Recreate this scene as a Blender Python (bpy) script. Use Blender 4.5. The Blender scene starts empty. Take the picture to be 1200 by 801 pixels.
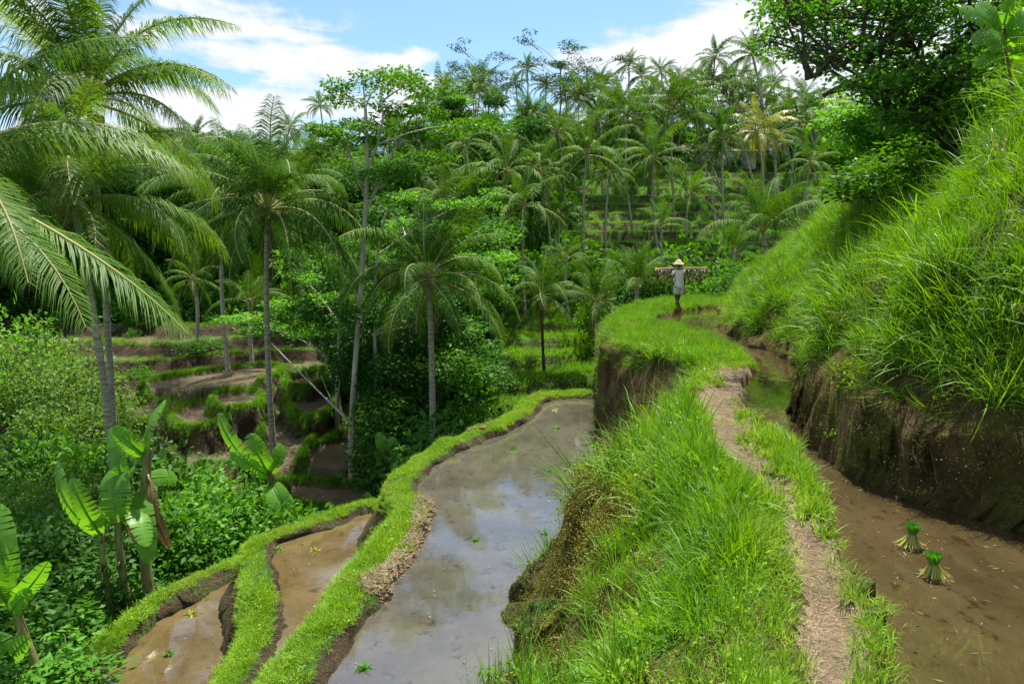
import bpy, bmesh, math, random
import numpy as np
from mathutils import Vector, Matrix, Euler, Quaternion

# ---------------------------------------------------------------- camera, world, sun, exposure
S = bpy.context.scene
COL = S.collection
PITCH = math.atan(100/800)
EYE = np.array([0.0, 0.0, 1.7])
cam_d = bpy.data.cameras.new('camera'); cam = bpy.data.objects.new('camera', cam_d); COL.objects.link(cam)
cam_d.sensor_width = 36; cam_d.lens = 24.0; cam_d.clip_start = 0.05; cam_d.clip_end = 3000
cam.location = EYE; cam.rotation_euler = (math.pi/2-PITCH, 0, 0); S.camera = cam

def ray(px, py):
    f = np.array([0, math.cos(PITCH), -math.sin(PITCH)]); u = np.array([0, math.sin(PITCH), math.cos(PITCH)])
    return f + np.array([1, 0, 0])*(px-600)/800 + u*(400.5-py)/800
def P(px, py, z):
    r = ray(px, py); t = (z-EYE[2])/r[2]; return (EYE+r*t)
def PY(px, py, Y):
    r = ray(px, py); return EYE+r*(Y/r[1])
def azel(px, py):
    r = ray(px, py); r = r/np.linalg.norm(r); return math.atan2(r[0], r[1]), math.asin(r[2])

SUN_EL, SUN_AZ = math.radians(70), math.radians(20)
sun_dir = Vector((math.sin(SUN_AZ)*math.cos(SUN_EL), math.cos(SUN_AZ)*math.cos(SUN_EL), math.sin(SUN_EL)))
sd_ = bpy.data.lights.new('sun', 'SUN'); sd_.energy = 5.0; sd_.angle = math.radians(0.6); sd_.color = (1.0, 0.95, 0.86)
sun = bpy.data.objects.new('sun', sd_); COL.objects.link(sun); sun.location = (0, 0, 60)
sun.rotation_euler = (-sun_dir).to_track_quat('-Z', 'Y').to_euler()

def nd(nt, typ, **kw):
    n = nt.nodes.new(typ)
    for k, v in kw.items():
        if k.startswith('i_'):
            key = k[2:]
            n.inputs[int(key) if key.isdigit() else key.replace('_', ' ')].default_value = v
        else: setattr(n, k, v)
    return n
def mth(nt, op, a, b=None, c=None, clamp=False):
    n = nt.nodes.new('ShaderNodeMath'); n.operation = op; n.use_clamp = clamp
    for i, v in enumerate((a, b, c)):
        if v is None: continue
        if isinstance(v, (int, float)): n.inputs[i].default_value = v
        else: nt.links.new(v, n.inputs[i])
    return n.outputs[0]
def mixc(nt, fac, a, b):
    n = nt.nodes.new('ShaderNodeMix'); n.data_type = 'RGBA'
    for i, v in ((0, fac), (6, a), (7, b)):
        if isinstance(v, (int, float)): n.inputs[i].default_value = v
        elif isinstance(v, tuple): n.inputs[i].default_value = (*v, 1) if len(v) == 3 else v
        else: nt.links.new(v, n.inputs[i])
    return n.outputs[2]
def noise(nt, vec, scale, detail=4, rough=0.55, dist=0.0):
    n = nt.nodes.new('ShaderNodeTexNoise'); n.inputs['Scale'].default_value = scale
    n.inputs['Detail'].default_value = detail; n.inputs['Roughness'].default_value = rough; n.inputs['Distortion'].default_value = dist
    if vec is not None: nt.links.new(vec, n.inputs['Vector'])
    return n.outputs['Fac']
def ramp(nt, fac, stops):
    n = nt.nodes.new('ShaderNodeValToRGB'); e = n.color_ramp.elements
    while len(e) < len(stops): e.new(0.5)
    for el, (p, c) in zip(e, stops):
        el.position = p; el.color = (*c, 1) if len(c) == 3 else c
    nt.links.new(fac, n.inputs['Fac']); return n.outputs['Color']
def smooth(nt, v, lo, hi):
    n = nt.nodes.new('ShaderNodeMapRange'); n.interpolation_type = 'SMOOTHSTEP'
    n.inputs['From Min'].default_value = lo; n.inputs['From Max'].default_value = hi
    nt.links.new(v, n.inputs['Value']); return n.outputs['Result']

W = bpy.data.worlds.new('World'); S.world = W; W.use_nodes = True
nt = W.node_tree; nt.nodes.clear()
tc = nt.nodes.new('ShaderNodeTexCoord'); sep = nt.nodes.new('ShaderNodeSeparateXYZ'); nt.links.new(tc.outputs['Generated'], sep.inputs[0])
sky = nt.nodes.new('ShaderNodeTexSky'); sky.sky_type = 'NISHITA'; sky.sun_disc = False
sky.sun_elevation = SUN_EL; sky.sun_rotation = SUN_AZ; sky.air_density = 1.0; sky.dust_density = 0.6; sky.ozone_density = 1.4
az = mth(nt, 'ARCTAN2', sep.outputs[0], sep.outputs[1]); el = mth(nt, 'ARCSINE', sep.outputs[2])
zc = mth(nt, 'ADD', mth(nt, 'MAXIMUM', sep.outputs[2], 0.0), 0.16)
cv = nt.nodes.new('ShaderNodeCombineXYZ')
nt.links.new(mth(nt, 'DIVIDE', sep.outputs[0], zc), cv.inputs[0]); nt.links.new(mth(nt, 'DIVIDE', sep.outputs[1], zc), cv.inputs[1])
n1 = noise(nt, cv.outputs[0], 0.85, 8, 0.62, 0.4)
n2 = noise(nt, tc.outputs['Generated'], 9, 9, 0.66, 0.5)
wv = nt.nodes.new('ShaderNodeCombineXYZ'); nt.links.new(az, wv.inputs[0]); nt.links.new(el, wv.inputs[1])
wsc = nt.nodes.new('ShaderNodeVectorMath'); wsc.operation = 'MULTIPLY'; wsc.inputs[1].default_value = (1.0, 4.4, 1)
nt.links.new(wv.outputs[0], wsc.inputs[0])
n3 = noise(nt, wsc.outputs[0], 7, 8, 0.62, 0.6)
acc = None
# cloud masses and clear gaps of this sky, placed by compass direction and height: (px, py, half width, half height, weight, tilt)
for (px, py, rx, ry, w, tilt) in [(270, 18, 190, 36, .8, .12), (330, 62, 120, 34, .5, .05), (300, 140, 330, 40, .75, -.2), (470, 72, 110, 14, .55, -.25),
                            (60, 70, 200, 90, .7, 0), (720, 62, 120, 34, .85, .15), (900, 60, 150, 80, 1.0, -.2), (700, 120, 420, 50, .55, 0), (860, 5, 90, 40, .6, 0), (740, 8, 14, 12, .35, 0), (1100, 60, 120, 120, .8, 0),
                            (560, 30, 130, 44, -.9, 0), (640, 80, 60, 40, -.4, 0), (255, 88, 80, 14, -1.0, .1), (430, 92, 90, 8, -.35, -.2), (765, 20, 50, 30, -.5, 0)]:
    a, e = azel(px, py); a2 = math.atan(rx/800.0); e2 = ry/800.0
    dx = mth(nt, 'SUBTRACT', az, a); dy = mth(nt, 'ADD', mth(nt, 'SUBTRACT', el, e), mth(nt, 'MULTIPLY', dx, tilt))
    r2 = mth(nt, 'ADD', mth(nt, 'POWER', mth(nt, 'ABSOLUTE', mth(nt, 'DIVIDE', dx, a2)), 2), mth(nt, 'POWER', mth(nt, 'ABSOLUTE', mth(nt, 'DIVIDE', dy, e2)), 2))
    g = mth(nt, 'MULTIPLY', mth(nt, 'EXPONENT', mth(nt, 'MULTIPLY', r2, -1.0)), w)
    acc = g if acc is None else mth(nt, 'ADD', acc, g)
high = smooth(nt, el, 0.30, 0.55)
base_n = mth(nt, 'ADD', mth(nt, 'MULTIPLY', mth(nt, 'SUBTRACT', n3, 0.5), 2.9), mth(nt, 'MULTIPLY', mth(nt, 'SUBTRACT', n2, 0.5), 2.2))
near_mask = mth(nt, 'ADD', mth(nt, 'ADD', acc, base_n), -0.38)
high_mask = mth(nt, 'ADD', mth(nt, 'MULTIPLY', mth(nt, 'SUBTRACT', n1, 0.5), 3.6), 0.42)
away = smooth(nt, mth(nt, 'ABSOLUTE', az), 0.8, 1.3)
sel = mth(nt, 'MAXIMUM', high, away)
m = mth(nt, 'ADD', mth(nt, 'MULTIPLY', near_mask, mth(nt, 'SUBTRACT', 1.0, sel)), mth(nt, 'MULTIPLY', high_mask, sel))
mask = smooth(nt, m, 0.0, 0.8)
dens = smooth(nt, mth(nt, 'ADD', m, mth(nt, 'MULTIPLY', n2, 0.6)), 0.3, 1.5)
ccol = mixc(nt, dens, (3.3, 3.7, 4.25), (4.4, 4.45, 4.6))
skyb = nt.nodes.new('ShaderNodeMix'); skyb.data_type = 'RGBA'; skyb.blend_type = 'MULTIPLY'; skyb.inputs[0].default_value = 1
nt.links.new(sky.outputs[0], skyb.inputs[6]); skyb.inputs[7].default_value = (.70, .82, .84, 1)
bg = nt.nodes.new('ShaderNodeBackground'); bg.inputs['Strength'].default_value = 0.12
nt.links.new(mixc(nt, mth(nt, 'MULTIPLY', mask, 0.96), skyb.outputs[2], ccol), bg.inputs['Color'])
wo = nt.nodes.new('ShaderNodeOutputWorld'); nt.links.new(bg.outputs[0], wo.inputs[0])

S.view_settings.view_transform = 'Standard'; S.view_settings.look = 'None'
S.view_settings.exposure = 1.02; S.view_settings.gamma = 1; S.view_settings.use_curve_mapping = False
S.render.engine = 'CYCLES'
S.cycles.use_denoising = True; S.cycles.max_bounces = 8; S.cycles.diffuse_bounces = 5; S.cycles.glossy_bounces = 2
S.cycles.transmission_bounces = 4; S.cycles.transparent_max_bounces = 4
S.cycles.caustics_reflective = False; S.cycles.caustics_refractive = False

# ---------------------------------------------------------------- helpers
rng = np.random.default_rng(7); random.seed(7)
def hash2(ix, iy, s):
    n = (ix.astype(np.int64)*374761393 + iy.astype(np.int64)*668265263 + s*1442695041) & 0xffffffff
    n = ((n ^ (n >> 13))*1274126177) & 0xffffffff
    return ((n ^ (n >> 16)) & 0xffffff)/float(0xffffff)
def vn(x, y, s=0):
    ix = np.floor(x); iy = np.floor(y); fx = x-ix; fy = y-iy
    fx = fx*fx*(3-2*fx); fy = fy*fy*(3-2*fy); ix = ix.astype(np.int64); iy = iy.astype(np.int64)
    a = hash2(ix, iy, s); b = hash2(ix+1, iy, s); c = hash2(ix, iy+1, s); d = hash2(ix+1, iy+1, s)
    return (a*(1-fx)+b*fx)*(1-fy)+(c*(1-fx)+d*fx)*fy-0.5
def fbm(x, y, s=0, o=3):
    r = 0; a = 1.0
    for k in range(o): r = r+a*vn(x*2**k+k*17.3, y*2**k-k*9.1, s+k); a *= .5
    return r
def sstep(a, b, x):
    t = np.clip((x-a)/(b-a), 0, 1); return t*t*(3-2*t)

def mesh_np(name, V, tris=None, quads=None, smooth_=False, attrs=None):
    me = bpy.data.meshes.new(name); V = np.asarray(V, dtype=np.float32)
    tris = np.zeros((0, 3), int) if tris is None else np.asarray(tris, int).reshape(-1, 3)
    quads = np.zeros((0, 4), int) if quads is None else np.asarray(quads, int).reshape(-1, 4)
    me.vertices.add(len(V)); me.vertices.foreach_set('co', V.ravel())
    nl = len(tris)*3+len(quads)*4; me.loops.add(nl)
    me.loops.foreach_set('vertex_index', np.concatenate([tris.ravel(), quads.ravel()]).astype(np.int32))
    nf = len(tris)+len(quads); me.polygons.add(nf)
    st = np.concatenate([np.arange(len(tris))*3, len(tris)*3+np.arange(len(quads))*4]).astype(np.int32)
    me.polygons.foreach_set('loop_start', st)
    if smooth_: me.polygons.foreach_set('use_smooth', np.ones(nf, bool))
    me.update(calc_edges=True)
    for k, a in (attrs or {}).items():
        at = me.attributes.new(k, 'FLOAT', 'POINT'); at.data.foreach_set('value', np.asarray(a, np.float32))
    return me
def obj(name, me, mat=None, parent=None, loc=None, rot=None, scl=None, **props):
    if mat is not None and len(me.materials) == 0: me.materials.append(mat)
    o = bpy.data.objects.new(name, me); COL.objects.link(o)
    if parent is not None: o.parent = parent
    if loc is not None: o.location = loc
    if rot is not None: o.rotation_euler = rot
    if scl is not None: o.scale = (scl,)*3 if isinstance(scl, (int, float)) else scl
    for k, v in props.items():
        if v is not None: o[k] = v
    return o
def thing(name, label, cat, loc=(0, 0, 0), rz=0, group=None):
    o = bpy.data.objects.new(name, None); COL.objects.link(o); o.location = loc; o.rotation_euler = (0, 0, rz)
    o.empty_display_size = .2; o['label'] = label; o['category'] = cat
    if group: o['group'] = group
    return o
class MB:
    def __init__(s): s.V = []; s.T = []; s.Q = []; s.n = 0; s.A = []
    def add(s, V, T=None, Q=None, a=0.0):
        V = np.asarray(V, float).reshape(-1, 3); s.V.append(V); s.A.append(np.full(len(V), a) if np.isscalar(a) else np.asarray(a))
        if T is not None and len(T): s.T.append(np.asarray(T, int).reshape(-1, 3)+s.n)
        if Q is not None and len(Q): s.Q.append(np.asarray(Q, int).reshape(-1, 4)+s.n)
        s.n += len(V)
    def tube(s, pts, rad, sides=6, cap=True, a=0.0):
        pts = np.asarray(pts, float); n = len(pts); rad = np.broadcast_to(np.asarray(rad, float), (n,))
        t = np.gradient(pts, axis=0); t /= np.linalg.norm(t, axis=1)[:, None]+1e-9
        up = np.array([0.31, 0.17, 0.93]) if abs(t[:, 2]).mean() < .85 else np.array([0.98, 0.1, 0.05])
        u = np.cross(t, up); u /= np.linalg.norm(u, axis=1)[:, None]+1e-9; v = np.cross(t, u)
        ang = np.arange(sides)/sides*2*math.pi
        V = pts[:, None, :]+rad[:, None, None]*(np.cos(ang)[None, :, None]*u[:, None, :]+np.sin(ang)[None, :, None]*v[:, None, :])
        i = np.arange(n-1)[:, None]*sides; j = np.arange(sides)[None, :]; j2 = (j+1) % sides
        Q = np.stack([i+j, i+j2, i+sides+j2, i+sides+j], -1).reshape(-1, 4); V = V.reshape(-1, 3); T = []
        if cap:
            V = np.vstack([V, pts[0], pts[-1]])
            for k in range(sides):
                T.append((n*sides, (k+1) % sides, k)); T.append((n*sides+1, (n-1)*sides+k, (n-1)*sides+(k+1) % sides))
        s.add(V, T, Q, a)
    def box(s, c, d, rz=0, a=0.0):
        V = np.array([[x, y, z] for x in (-.5, .5) for y in (-.5, .5) for z in (-.5, .5)])*np.array(d)
        cc, ss = math.cos(rz), math.sin(rz); V = np.stack([V[:, 0]*cc-V[:, 1]*ss, V[:, 0]*ss+V[:, 1]*cc, V[:, 2]], 1)+np.array(c)
        s.add(V, None, [(0, 1, 3, 2), (4, 6, 7, 5), (0, 4, 5, 1), (2, 3, 7, 6), (0, 2, 6, 4), (1, 5, 7, 3)], a)
    def leaves(s, c, d, nrm, L, Wd, a=None, fold=0.15):
        """c base points, d directions, nrm up vectors, L lengths, Wd widths: one folded quad each"""
        d = d/(np.linalg.norm(d, axis=1)[:, None]+1e-9); side = np.cross(d, nrm); side /= np.linalg.norm(side, axis=1)[:, None]+1e-9
        nn = np.cross(side, d); L = np.asarray(L)[:, None]; Wd = np.asarray(Wd)[:, None]
        v0 = c; v2 = c+d*L; mid = c+d*L*.45+nn*Wd*fold; v1 = mid+side*Wd*.5; v3 = mid-side*Wd*.5
        V = np.stack([v0, v1, v2, v3], 1).reshape(-1, 3); n = len(c)
        s.add(V, None, np.arange(n*4).reshape(-1, 4), 0.0 if a is None else np.repeat(a, 4))
    def mesh(s, name, smooth_=False, attr='v'):
        return mesh_np(name, np.vstack(s.V), np.vstack(s.T) if s.T else None, np.vstack(s.Q) if s.Q else None, smooth_, {attr: np.concatenate(s.A)})
def rdirs(n, zb=0.0):
    v = rng.normal(size=(n, 3)); v[:, 2] += zb; return v/np.linalg.norm(v, axis=1)[:, None]

# ---------------------------------------------------------------- materials
def newmat(name):
    mt = bpy.data.materials.new(name); mt.use_nodes = True; t = mt.node_tree; t.nodes.clear()
    out = t.nodes.new('ShaderNodeOutputMaterial'); return mt, t, out
def leafmat(name, c1, c2, c3=None, trans=0.4, rough=0.45, spec=0.4, scale=1.2, tcol=None):
    mt, t, out = newmat(name)
    g = t.nodes.new('ShaderNodeNewGeometry'); oi = t.nodes.new('ShaderNodeObjectInfo')
    at = nd(t, 'ShaderNodeAttribute', attribute_name='v')
    n = noise(t, g.outputs['Position'], scale, 3)
    f = mth(t, 'ADD', mth(t, 'MULTIPLY', smooth(t, n, .3, .7), .45), mth(t, 'MULTIPLY', oi.outputs['Random'], .3))
    f = mth(t, 'ADD', f, mth(t, 'MULTIPLY', at.outputs['Fac'], .35), clamp=True)
    c = mixc(t, f, c1, c2)
    if c3 is not None:
        n2_ = noise(t, g.outputs['Position'], 0.9, 2); c = mixc(t, mth(t, 'MULTIPLY', smooth(t, n2_, .55, .75), .6), c, c3)
    c = mixc(t, smooth(t, at.outputs['Fac'], 1.4, 1.6), c, (.34, .35, .12))
    b = t.nodes.new('ShaderNodeBsdfPrincipled'); t.links.new(c, b.inputs['Base Color'])
    b.inputs['Roughness'].default_value = rough; b.inputs['Specular IOR Level'].default_value = spec
    tr = t.nodes.new('ShaderNodeBsdfTranslucent')
    hs = nd(t, 'ShaderNodeHueSaturation', i_Hue=.485, i_Saturation=1.1, i_Value=1.5); t.links.new(c, hs.inputs['Color']); t.links.new(hs.outputs[0], tr.inputs['Color'])
    ms = t.nodes.new('ShaderNodeMixShader'); ms.inputs[0].default_value = trans
    t.links.new(b.outputs[0], ms.inputs[1]); t.links.new(tr.outputs[0], ms.inputs[2]); t.links.new(ms.outputs[0], out.inputs[0])
    return mt
def simplemat(name, c1, c2, scale=8, rough=.8, bump=.3, detail=6, spec=.3, stretch=None):
    mt, t, out = newmat(name); tcn = t.nodes.new('ShaderNodeTexCoord'); vec = tcn.outputs['Object']
    if stretch:
        vm = nd(t, 'ShaderNodeVectorMath', operation='MULTIPLY'); vm.inputs[1].default_value = stretch; t.links.new(vec, vm.inputs[0]); vec = vm.outputs[0]
    n = noise(t, vec, scale, detail); b = t.nodes.new('ShaderNodeBsdfPrincipled')
    t.links.new(mixc(t, smooth(t, n, .3, .7), c1, c2), b.inputs['Base Color']); b.inputs['Roughness'].default_value = rough
    b.inputs['Specular IOR Level'].default_value = spec
    bp = nd(t, 'ShaderNodeBump', i_Strength=bump, i_Distance=.05); t.links.new(noise(t, vec, scale*2.3, detail), bp.inputs['Height']); t.links.new(bp.outputs[0], b.inputs['Normal'])
    t.links.new(b.outputs[0], out.inputs[0]); return mt

M = {}
M['grass'] = leafmat('grass_blades', (.04, .13, .010), (.18, .38, .018), (.24, .32, .045), trans=.36, rough=.45, spec=.25, scale=1.6)
M['grass_short'] = leafmat('short_grass', (.13, .27, .02), (.26, .42, .035), (.30, .36, .07), trans=.34, rough=.55, spec=.15, scale=2.2)
M['grass_far'] = leafmat('terrace_grass', (.08, .21, .018), (.20, .40, .03), trans=.3, rough=.55, spec=.2, scale=.25)
M['grass_dry'] = leafmat('dry_grass', (.24, .20, .10), (.36, .33, .15), trans=.2, rough=.6, spec=.1)
M['palm'] = leafmat('palm_leaflets', (.020, .075, .012), (.085, .20, .018), (.20, .25, .04), trans=.26, rough=.6, spec=.10, scale=.5)
M['palm_near'] = leafmat('near_palm_leaflets', (.04, .12, .016), (.14, .26, .03), (.24, .28, .06), trans=.38, rough=.5, spec=.22, scale=.7)
M['palm_yellow'] = leafmat('yellowing_palm_leaflets', (.12, .18, .03), (.30, .29, .045), trans=.3, rough=.4)
M['palm_dry'] = leafmat('dry_frond', (.13, .085, .045), (.22, .16, .08), trans=.15, rough=.7, spec=.1)
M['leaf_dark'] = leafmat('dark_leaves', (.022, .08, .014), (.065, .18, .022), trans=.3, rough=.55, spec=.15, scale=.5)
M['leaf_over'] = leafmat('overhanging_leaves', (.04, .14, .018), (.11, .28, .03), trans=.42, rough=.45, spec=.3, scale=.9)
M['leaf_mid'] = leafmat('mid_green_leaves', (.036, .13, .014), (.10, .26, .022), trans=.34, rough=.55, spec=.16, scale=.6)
M['leaf_bright'] = leafmat('bright_leaves', (.07, .22, .025), (.15, .38, .04), trans=.42, rough=.5, spec=.2, scale=.8)
M['leaf_olive'] = leafmat('olive_leaves', (.06, .14, .02), (.15, .26, .04), trans=.3, rough=.55, spec=.2, scale=1.0)
M['leaf_blue'] = leafmat('blue_green_leaves', (.02, .065, .04), (.045, .11, .06), trans=.25, rough=.5, spec=.3)
M['banana'] = leafmat('banana_leaf', (.09, .26, .03), (.19, .42, .045), trans=.5, rough=.38, spec=.4, scale=.9)
M['moss'] = leafmat('moss', (.07, .08, .018), (.14, .14, .03), trans=.1, rough=.8, spec=.1, scale=3)
M['moss_gold'] = leafmat('golden_moss', (.11, .11, .02), (.23, .21, .035), trans=.1, rough=.8, spec=.1, scale=3)
M['bark'] = simplemat('grey_bark', (.12, .105, .085), (.27, .25, .21), 6, .85, .5, stretch=(1, 1, .35))
M['bark_pale'] = simplemat('pale_bark', (.26, .235, .18), (.48, .44, .35), 5, .8, .3, stretch=(1, 1, .3))
M['bark_dark'] = simplemat('dark_bark', (.035, .03, .022), (.10, .085, .06), 7, .9, .6)
M['palm_trunk'] = simplemat('palm_trunk_bark', (.19, .165, .12), (.44, .39, .30), 9, .85, .6, stretch=(.4, .4, 2.2))
M['rachis'] = simplemat('frond_stalk', (.16, .20, .04), (.28, .30, .09), 4, .45, .1)
M['banana_stem'] = simplemat('banana_stem', (.15, .12, .05), (.27, .27, .10), 6, .7, .5, stretch=(2, 2, .4))
M['coconut'] = simplemat('coconut_husk', (.16, .16, .03), (.30, .22, .06), 3, .5, .2)
M['skin'] = simplemat('skin', (.10, .045, .025), (.14, .065, .035), 5, .55, .1)
M['shirt'] = simplemat('pale_shirt', (.58, .57, .54), (.74, .73, .70), 8, .9, .5)
M['shorts'] = simplemat('pale_shorts', (.50, .50, .46), (.66, .65, .6), 8, .9, .5)
M['straw_hat'] = simplemat('straw_weave', (.38, .32, .21), (.55, .48, .34), 30, .85, .5)
M['bamboo'] = simplemat('bamboo', (.38, .27, .13), (.55, .42, .22), 12, .6, .2)
M['husk'] = simplemat('brown_husk', (.06, .038, .022), (.22, .15, .09), 18, .85, .5)
M['husk_pale'] = simplemat('pale_husk', (.28, .22, .15), (.48, .41, .3), 18, .85, .5)
M['wall'] = simplemat('plaster', (.30, .29, .27), (.42, .41, .38), 3, .9, .2)
M['roof'] = simplemat('clay_roof', (.20, .10, .06), (.34, .19, .13), 5, .85, .4)
M['thatch'] = simplemat('thatch', (.10, .07, .045), (.22, .16, .1), 14, .95, .7, stretch=(1, 1, .3))
M['gutter'] = simplemat('white_board', (.6, .6, .58), (.74, .74, .72), 4, .7, .1)
M['pane'] = simplemat('dark_opening', (.02, .02, .02), (.05, .05, .045), 3, .4, .1)
M['clod'] = simplemat('dry_clods', (.13, .085, .05), (.28, .20, .125), 10, .95, .5)
M['twig'] = simplemat('dead_wood', (.30, .25, .19), (.50, .44, .35), 8, .85, .3)
M['seed_root'] = simplemat('seedling_roots', (.10, .065, .03), (.24, .17, .08), 20, .85, .5)
M['seed_stem'] = leafmat('seedling_stems', (.26, .30, .05), (.38, .40, .09), trans=.25, rough=.4)
M['seed_tip'] = leafmat('seedling_tips', (.05, .20, .015), (.10, .32, .02), trans=.3, rough=.45)
M['straw'] = leafmat('straw_litter', (.13, .09, .05), (.40, .33, .21), trans=.1, rough=.8, spec=.1)

def earthmat(name, e1, e2, moss, litter=None):
    """earth by noise; attribute 'g' mixes in moss/green soil, attribute 'm' wet mud"""
    mt, t, out = newmat(name); g = t.nodes.new('ShaderNodeNewGeometry'); p = g.outputs['Position']
    ag = nd(t, 'ShaderNodeAttribute', attribute_name='g'); am = nd(t, 'ShaderNodeAttribute', attribute_name='m')
    n1 = noise(t, p, 1.7, 8, .65); n2 = noise(t, p, 9, 8, .7); n3 = noise(t, p, 38, 4, .7)
    c = mixc(t, smooth(t, n1, .35, .65), e1, e2)
    c = mixc(t, mth(t, 'MULTIPLY', smooth(t, n2, .5, .72), .65), c, tuple(x*.45 for x in e1))
    c = mixc(t, mth(t, 'MULTIPLY', smooth(t, n3, .56, .7), .45), c, tuple(min(1, x*1.8) for x in e2))
    mossf = mth(t, 'ADD', mth(t, 'ADD', mth(t, 'MULTIPLY', mth(t, 'SUBTRACT', noise(t, p, 2.2, 9, .75), .5), 2.4), mth(t, 'MULTIPLY', mth(t, 'SUBTRACT', noise(t, p, 24, 4, .7), .5), 1.6)), ag.outputs['Fac'])
    mc = mixc(t, smooth(t, n2, .3, .7), moss, tuple(x*1.9 for x in moss))
    c = mixc(t, smooth(t, mossf, .3, .75), c, mc)
    c = mixc(t, am.outputs['Fac'], c, mixc(t, smooth(t, n1, .3, .7), (.25, .185, .11), (.42, .33, .21)))
    b = t.nodes.new('ShaderNodeBsdfPrincipled'); t.links.new(c, b.inputs['Base Color']); t.links.new(mth(t, 'SUBTRACT', .9, mth(t, 'MULTIPLY', am.outputs['Fac'], .55)), b.inputs['Roughness'])
    b.inputs['Specular IOR Level'].default_value = .2
    hh = mth(t, 'ADD', mth(t, 'MULTIPLY', noise(t, p, 5, 8, .7), 1.0), mth(t, 'MULTIPLY', n3, .35))
    bp = nd(t, 'ShaderNodeBump', i_Strength=1.0, i_Distance=.5); t.links.new(hh, bp.inputs['Height']); t.links.new(bp.outputs[0], b.inputs['Normal'])
    t.links.new(b.outputs[0], out.inputs[0]); return mt
M['earth'] = earthmat('mossy_earth', (.085, .058, .032), (.18, .125, .072), (.075, .17, .02))
M['earth_far'] = earthmat('terrace_earth', (.06, .044, .025), (.15, .105, .06), (.07, .17, .02))
M['cliff'] = earthmat('dark_cliff_earth', (.12, .07, .032), (.27, .17, .08), (.12, .12, .02))
M['path'] = earthmat('trodden_dirt', (.42, .29, .165), (.62, .46, .29), (.14, .18, .04))
def watermat(name, c1, c2, ior=1.45, rip=.12, scale=2.5, flow=(1, 1, 1)):
    mt, t, out = newmat(name); g = t.nodes.new('ShaderNodeNewGeometry')
    vm = nd(t, 'ShaderNodeVectorMath', operation='MULTIPLY'); vm.inputs[1].default_value = flow; t.links.new(g.outputs['Position'], vm.inputs[0]); p = vm.outputs[0]
    n1 = noise(t, p, .9, 8, .7); n2 = noise(t, p, 6, 8, .72)
    c = mixc(t, smooth(t, n1, .33, .67), c1, c2)
    c = mixc(t, mth(t, 'MULTIPLY', smooth(t, n2, .54, .68), .8), c, tuple(x*.38 for x in c1))
    c = mixc(t, mth(t, 'MULTIPLY', smooth(t, noise(t, p, 15, 5, .7), .62, .75), .5), c, tuple(min(1, x*1.7) for x in c2))
    b = t.nodes.new('ShaderNodeBsdfPrincipled'); t.links.new(c, b.inputs['Base Color']); b.inputs['Roughness'].default_value = .03
    b.inputs['IOR'].default_value = ior
    bp = nd(t, 'ShaderNodeBump', i_Strength=rip, i_Distance=.012)
    t.links.new(mth(t, 'ADD', noise(t, g.outputs['Position'], scale, 3, .5), mth(t, 'MULTIPLY', noise(t, g.outputs['Position'], scale*6, 3, .6), .25)), bp.inputs['Height']); t.links.new(bp.outputs[0], b.inputs['Normal'])
    t.links.new(b.outputs[0], out.inputs[0]); return mt
M['water1'] = watermat('muddy_pond_water', (.062, .054, .04), (.10, .088, .066), 2.1, .10)
M['water2'] = watermat('brown_pond_water', (.08, .055, .022), (.13, .092, .04), 2.0, .08)
M['water3'] = watermat('channel_water', (.038, .027, .011), (.072, .052, .023), 2.2, .08, flow=(1.6, .8, 1))

# ---------------------------------------------------------------- terrain
ZC, Z1, Z2, Z3 = -0.13, -1.9, -2.7, -3.35
def poly(px_list, z): return np.array([P(x, y, z)[:2] for x, y in px_list])
def sdist(poly_, X, Y, margin=7.0):
    """signed distance, negative inside; far points get margin"""
    sh = X.shape; x = X.ravel(); y = Y.ravel(); out = np.full(x.shape, 99.0)
    lo = poly_.min(0)-margin; hi = poly_.max(0)+margin
    sel = np.where((x > lo[0]) & (x < hi[0]) & (y > lo[1]) & (y < hi[1]))[0]
    if len(sel) == 0: return out.reshape(sh)
    x = x[sel]; y = y[sel]; d = np.full(x.shape, 1e9); ins = np.zeros(x.shape, bool); n = len(poly_)
    for i in range(n):
        a = poly_[i]; b = poly_[(i+1) % n]; e = b-a; L = e@e+1e-12
        t = np.clip(((x-a[0])*e[0]+(y-a[1])*e[1])/L, 0, 1)
        d = np.minimum(d, (x-a[0]-t*e[0])**2+(y-a[1]-t*e[1])**2)
        c = ((a[1] > y) != (b[1] > y)); ins ^= c & (x < (b[0]-a[0])*(y-a[1])/(b[1]-a[1]+1e-12)+a[0])
    d = np.sqrt(d); out[sel] = np.where(ins, -d, d); return out.reshape(sh)
def chaikin(p, n=2, closed=True):
    for _ in range(n):
        q = np.roll(p, -1, 0) if closed else p[1:]; a = p if closed else p[:-1]
        r = np.empty((len(a)*2, p.shape[1])); r[0::2] = a*.75+q*.25; r[1::2] = a*.25+q*.75
        p = r if closed else np.vstack([p[:1], r, p[-1:]])
    return p
pond1 = chaikin(poly([(703, 467), (672, 467), (640, 470), (631, 485), (610, 503), (565, 518), (522, 538), (492, 566), (489, 580), (507, 592), (506, 612), (487, 645), (455, 682), (440, 720), (402, 772), (378, 803), (300, 960),
                (560, 960), (608, 810), (617, 765), (606, 725), (612, 690), (640, 655), (672, 625), (688, 592), (690, 550), (697, 505)], Z1), 1)
pond2 = chaikin(np.vstack([poly([(443, 597), (400, 610), (330, 640), (317, 650), (325, 690), (329, 730), (312, 775), (285, 830), (240, 960)], Z2), poly([(300, 960), (378, 803), (440, 720), (487, 645), (500, 600)], Z1)-np.array([.95, 0.0])]), 1)
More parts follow.
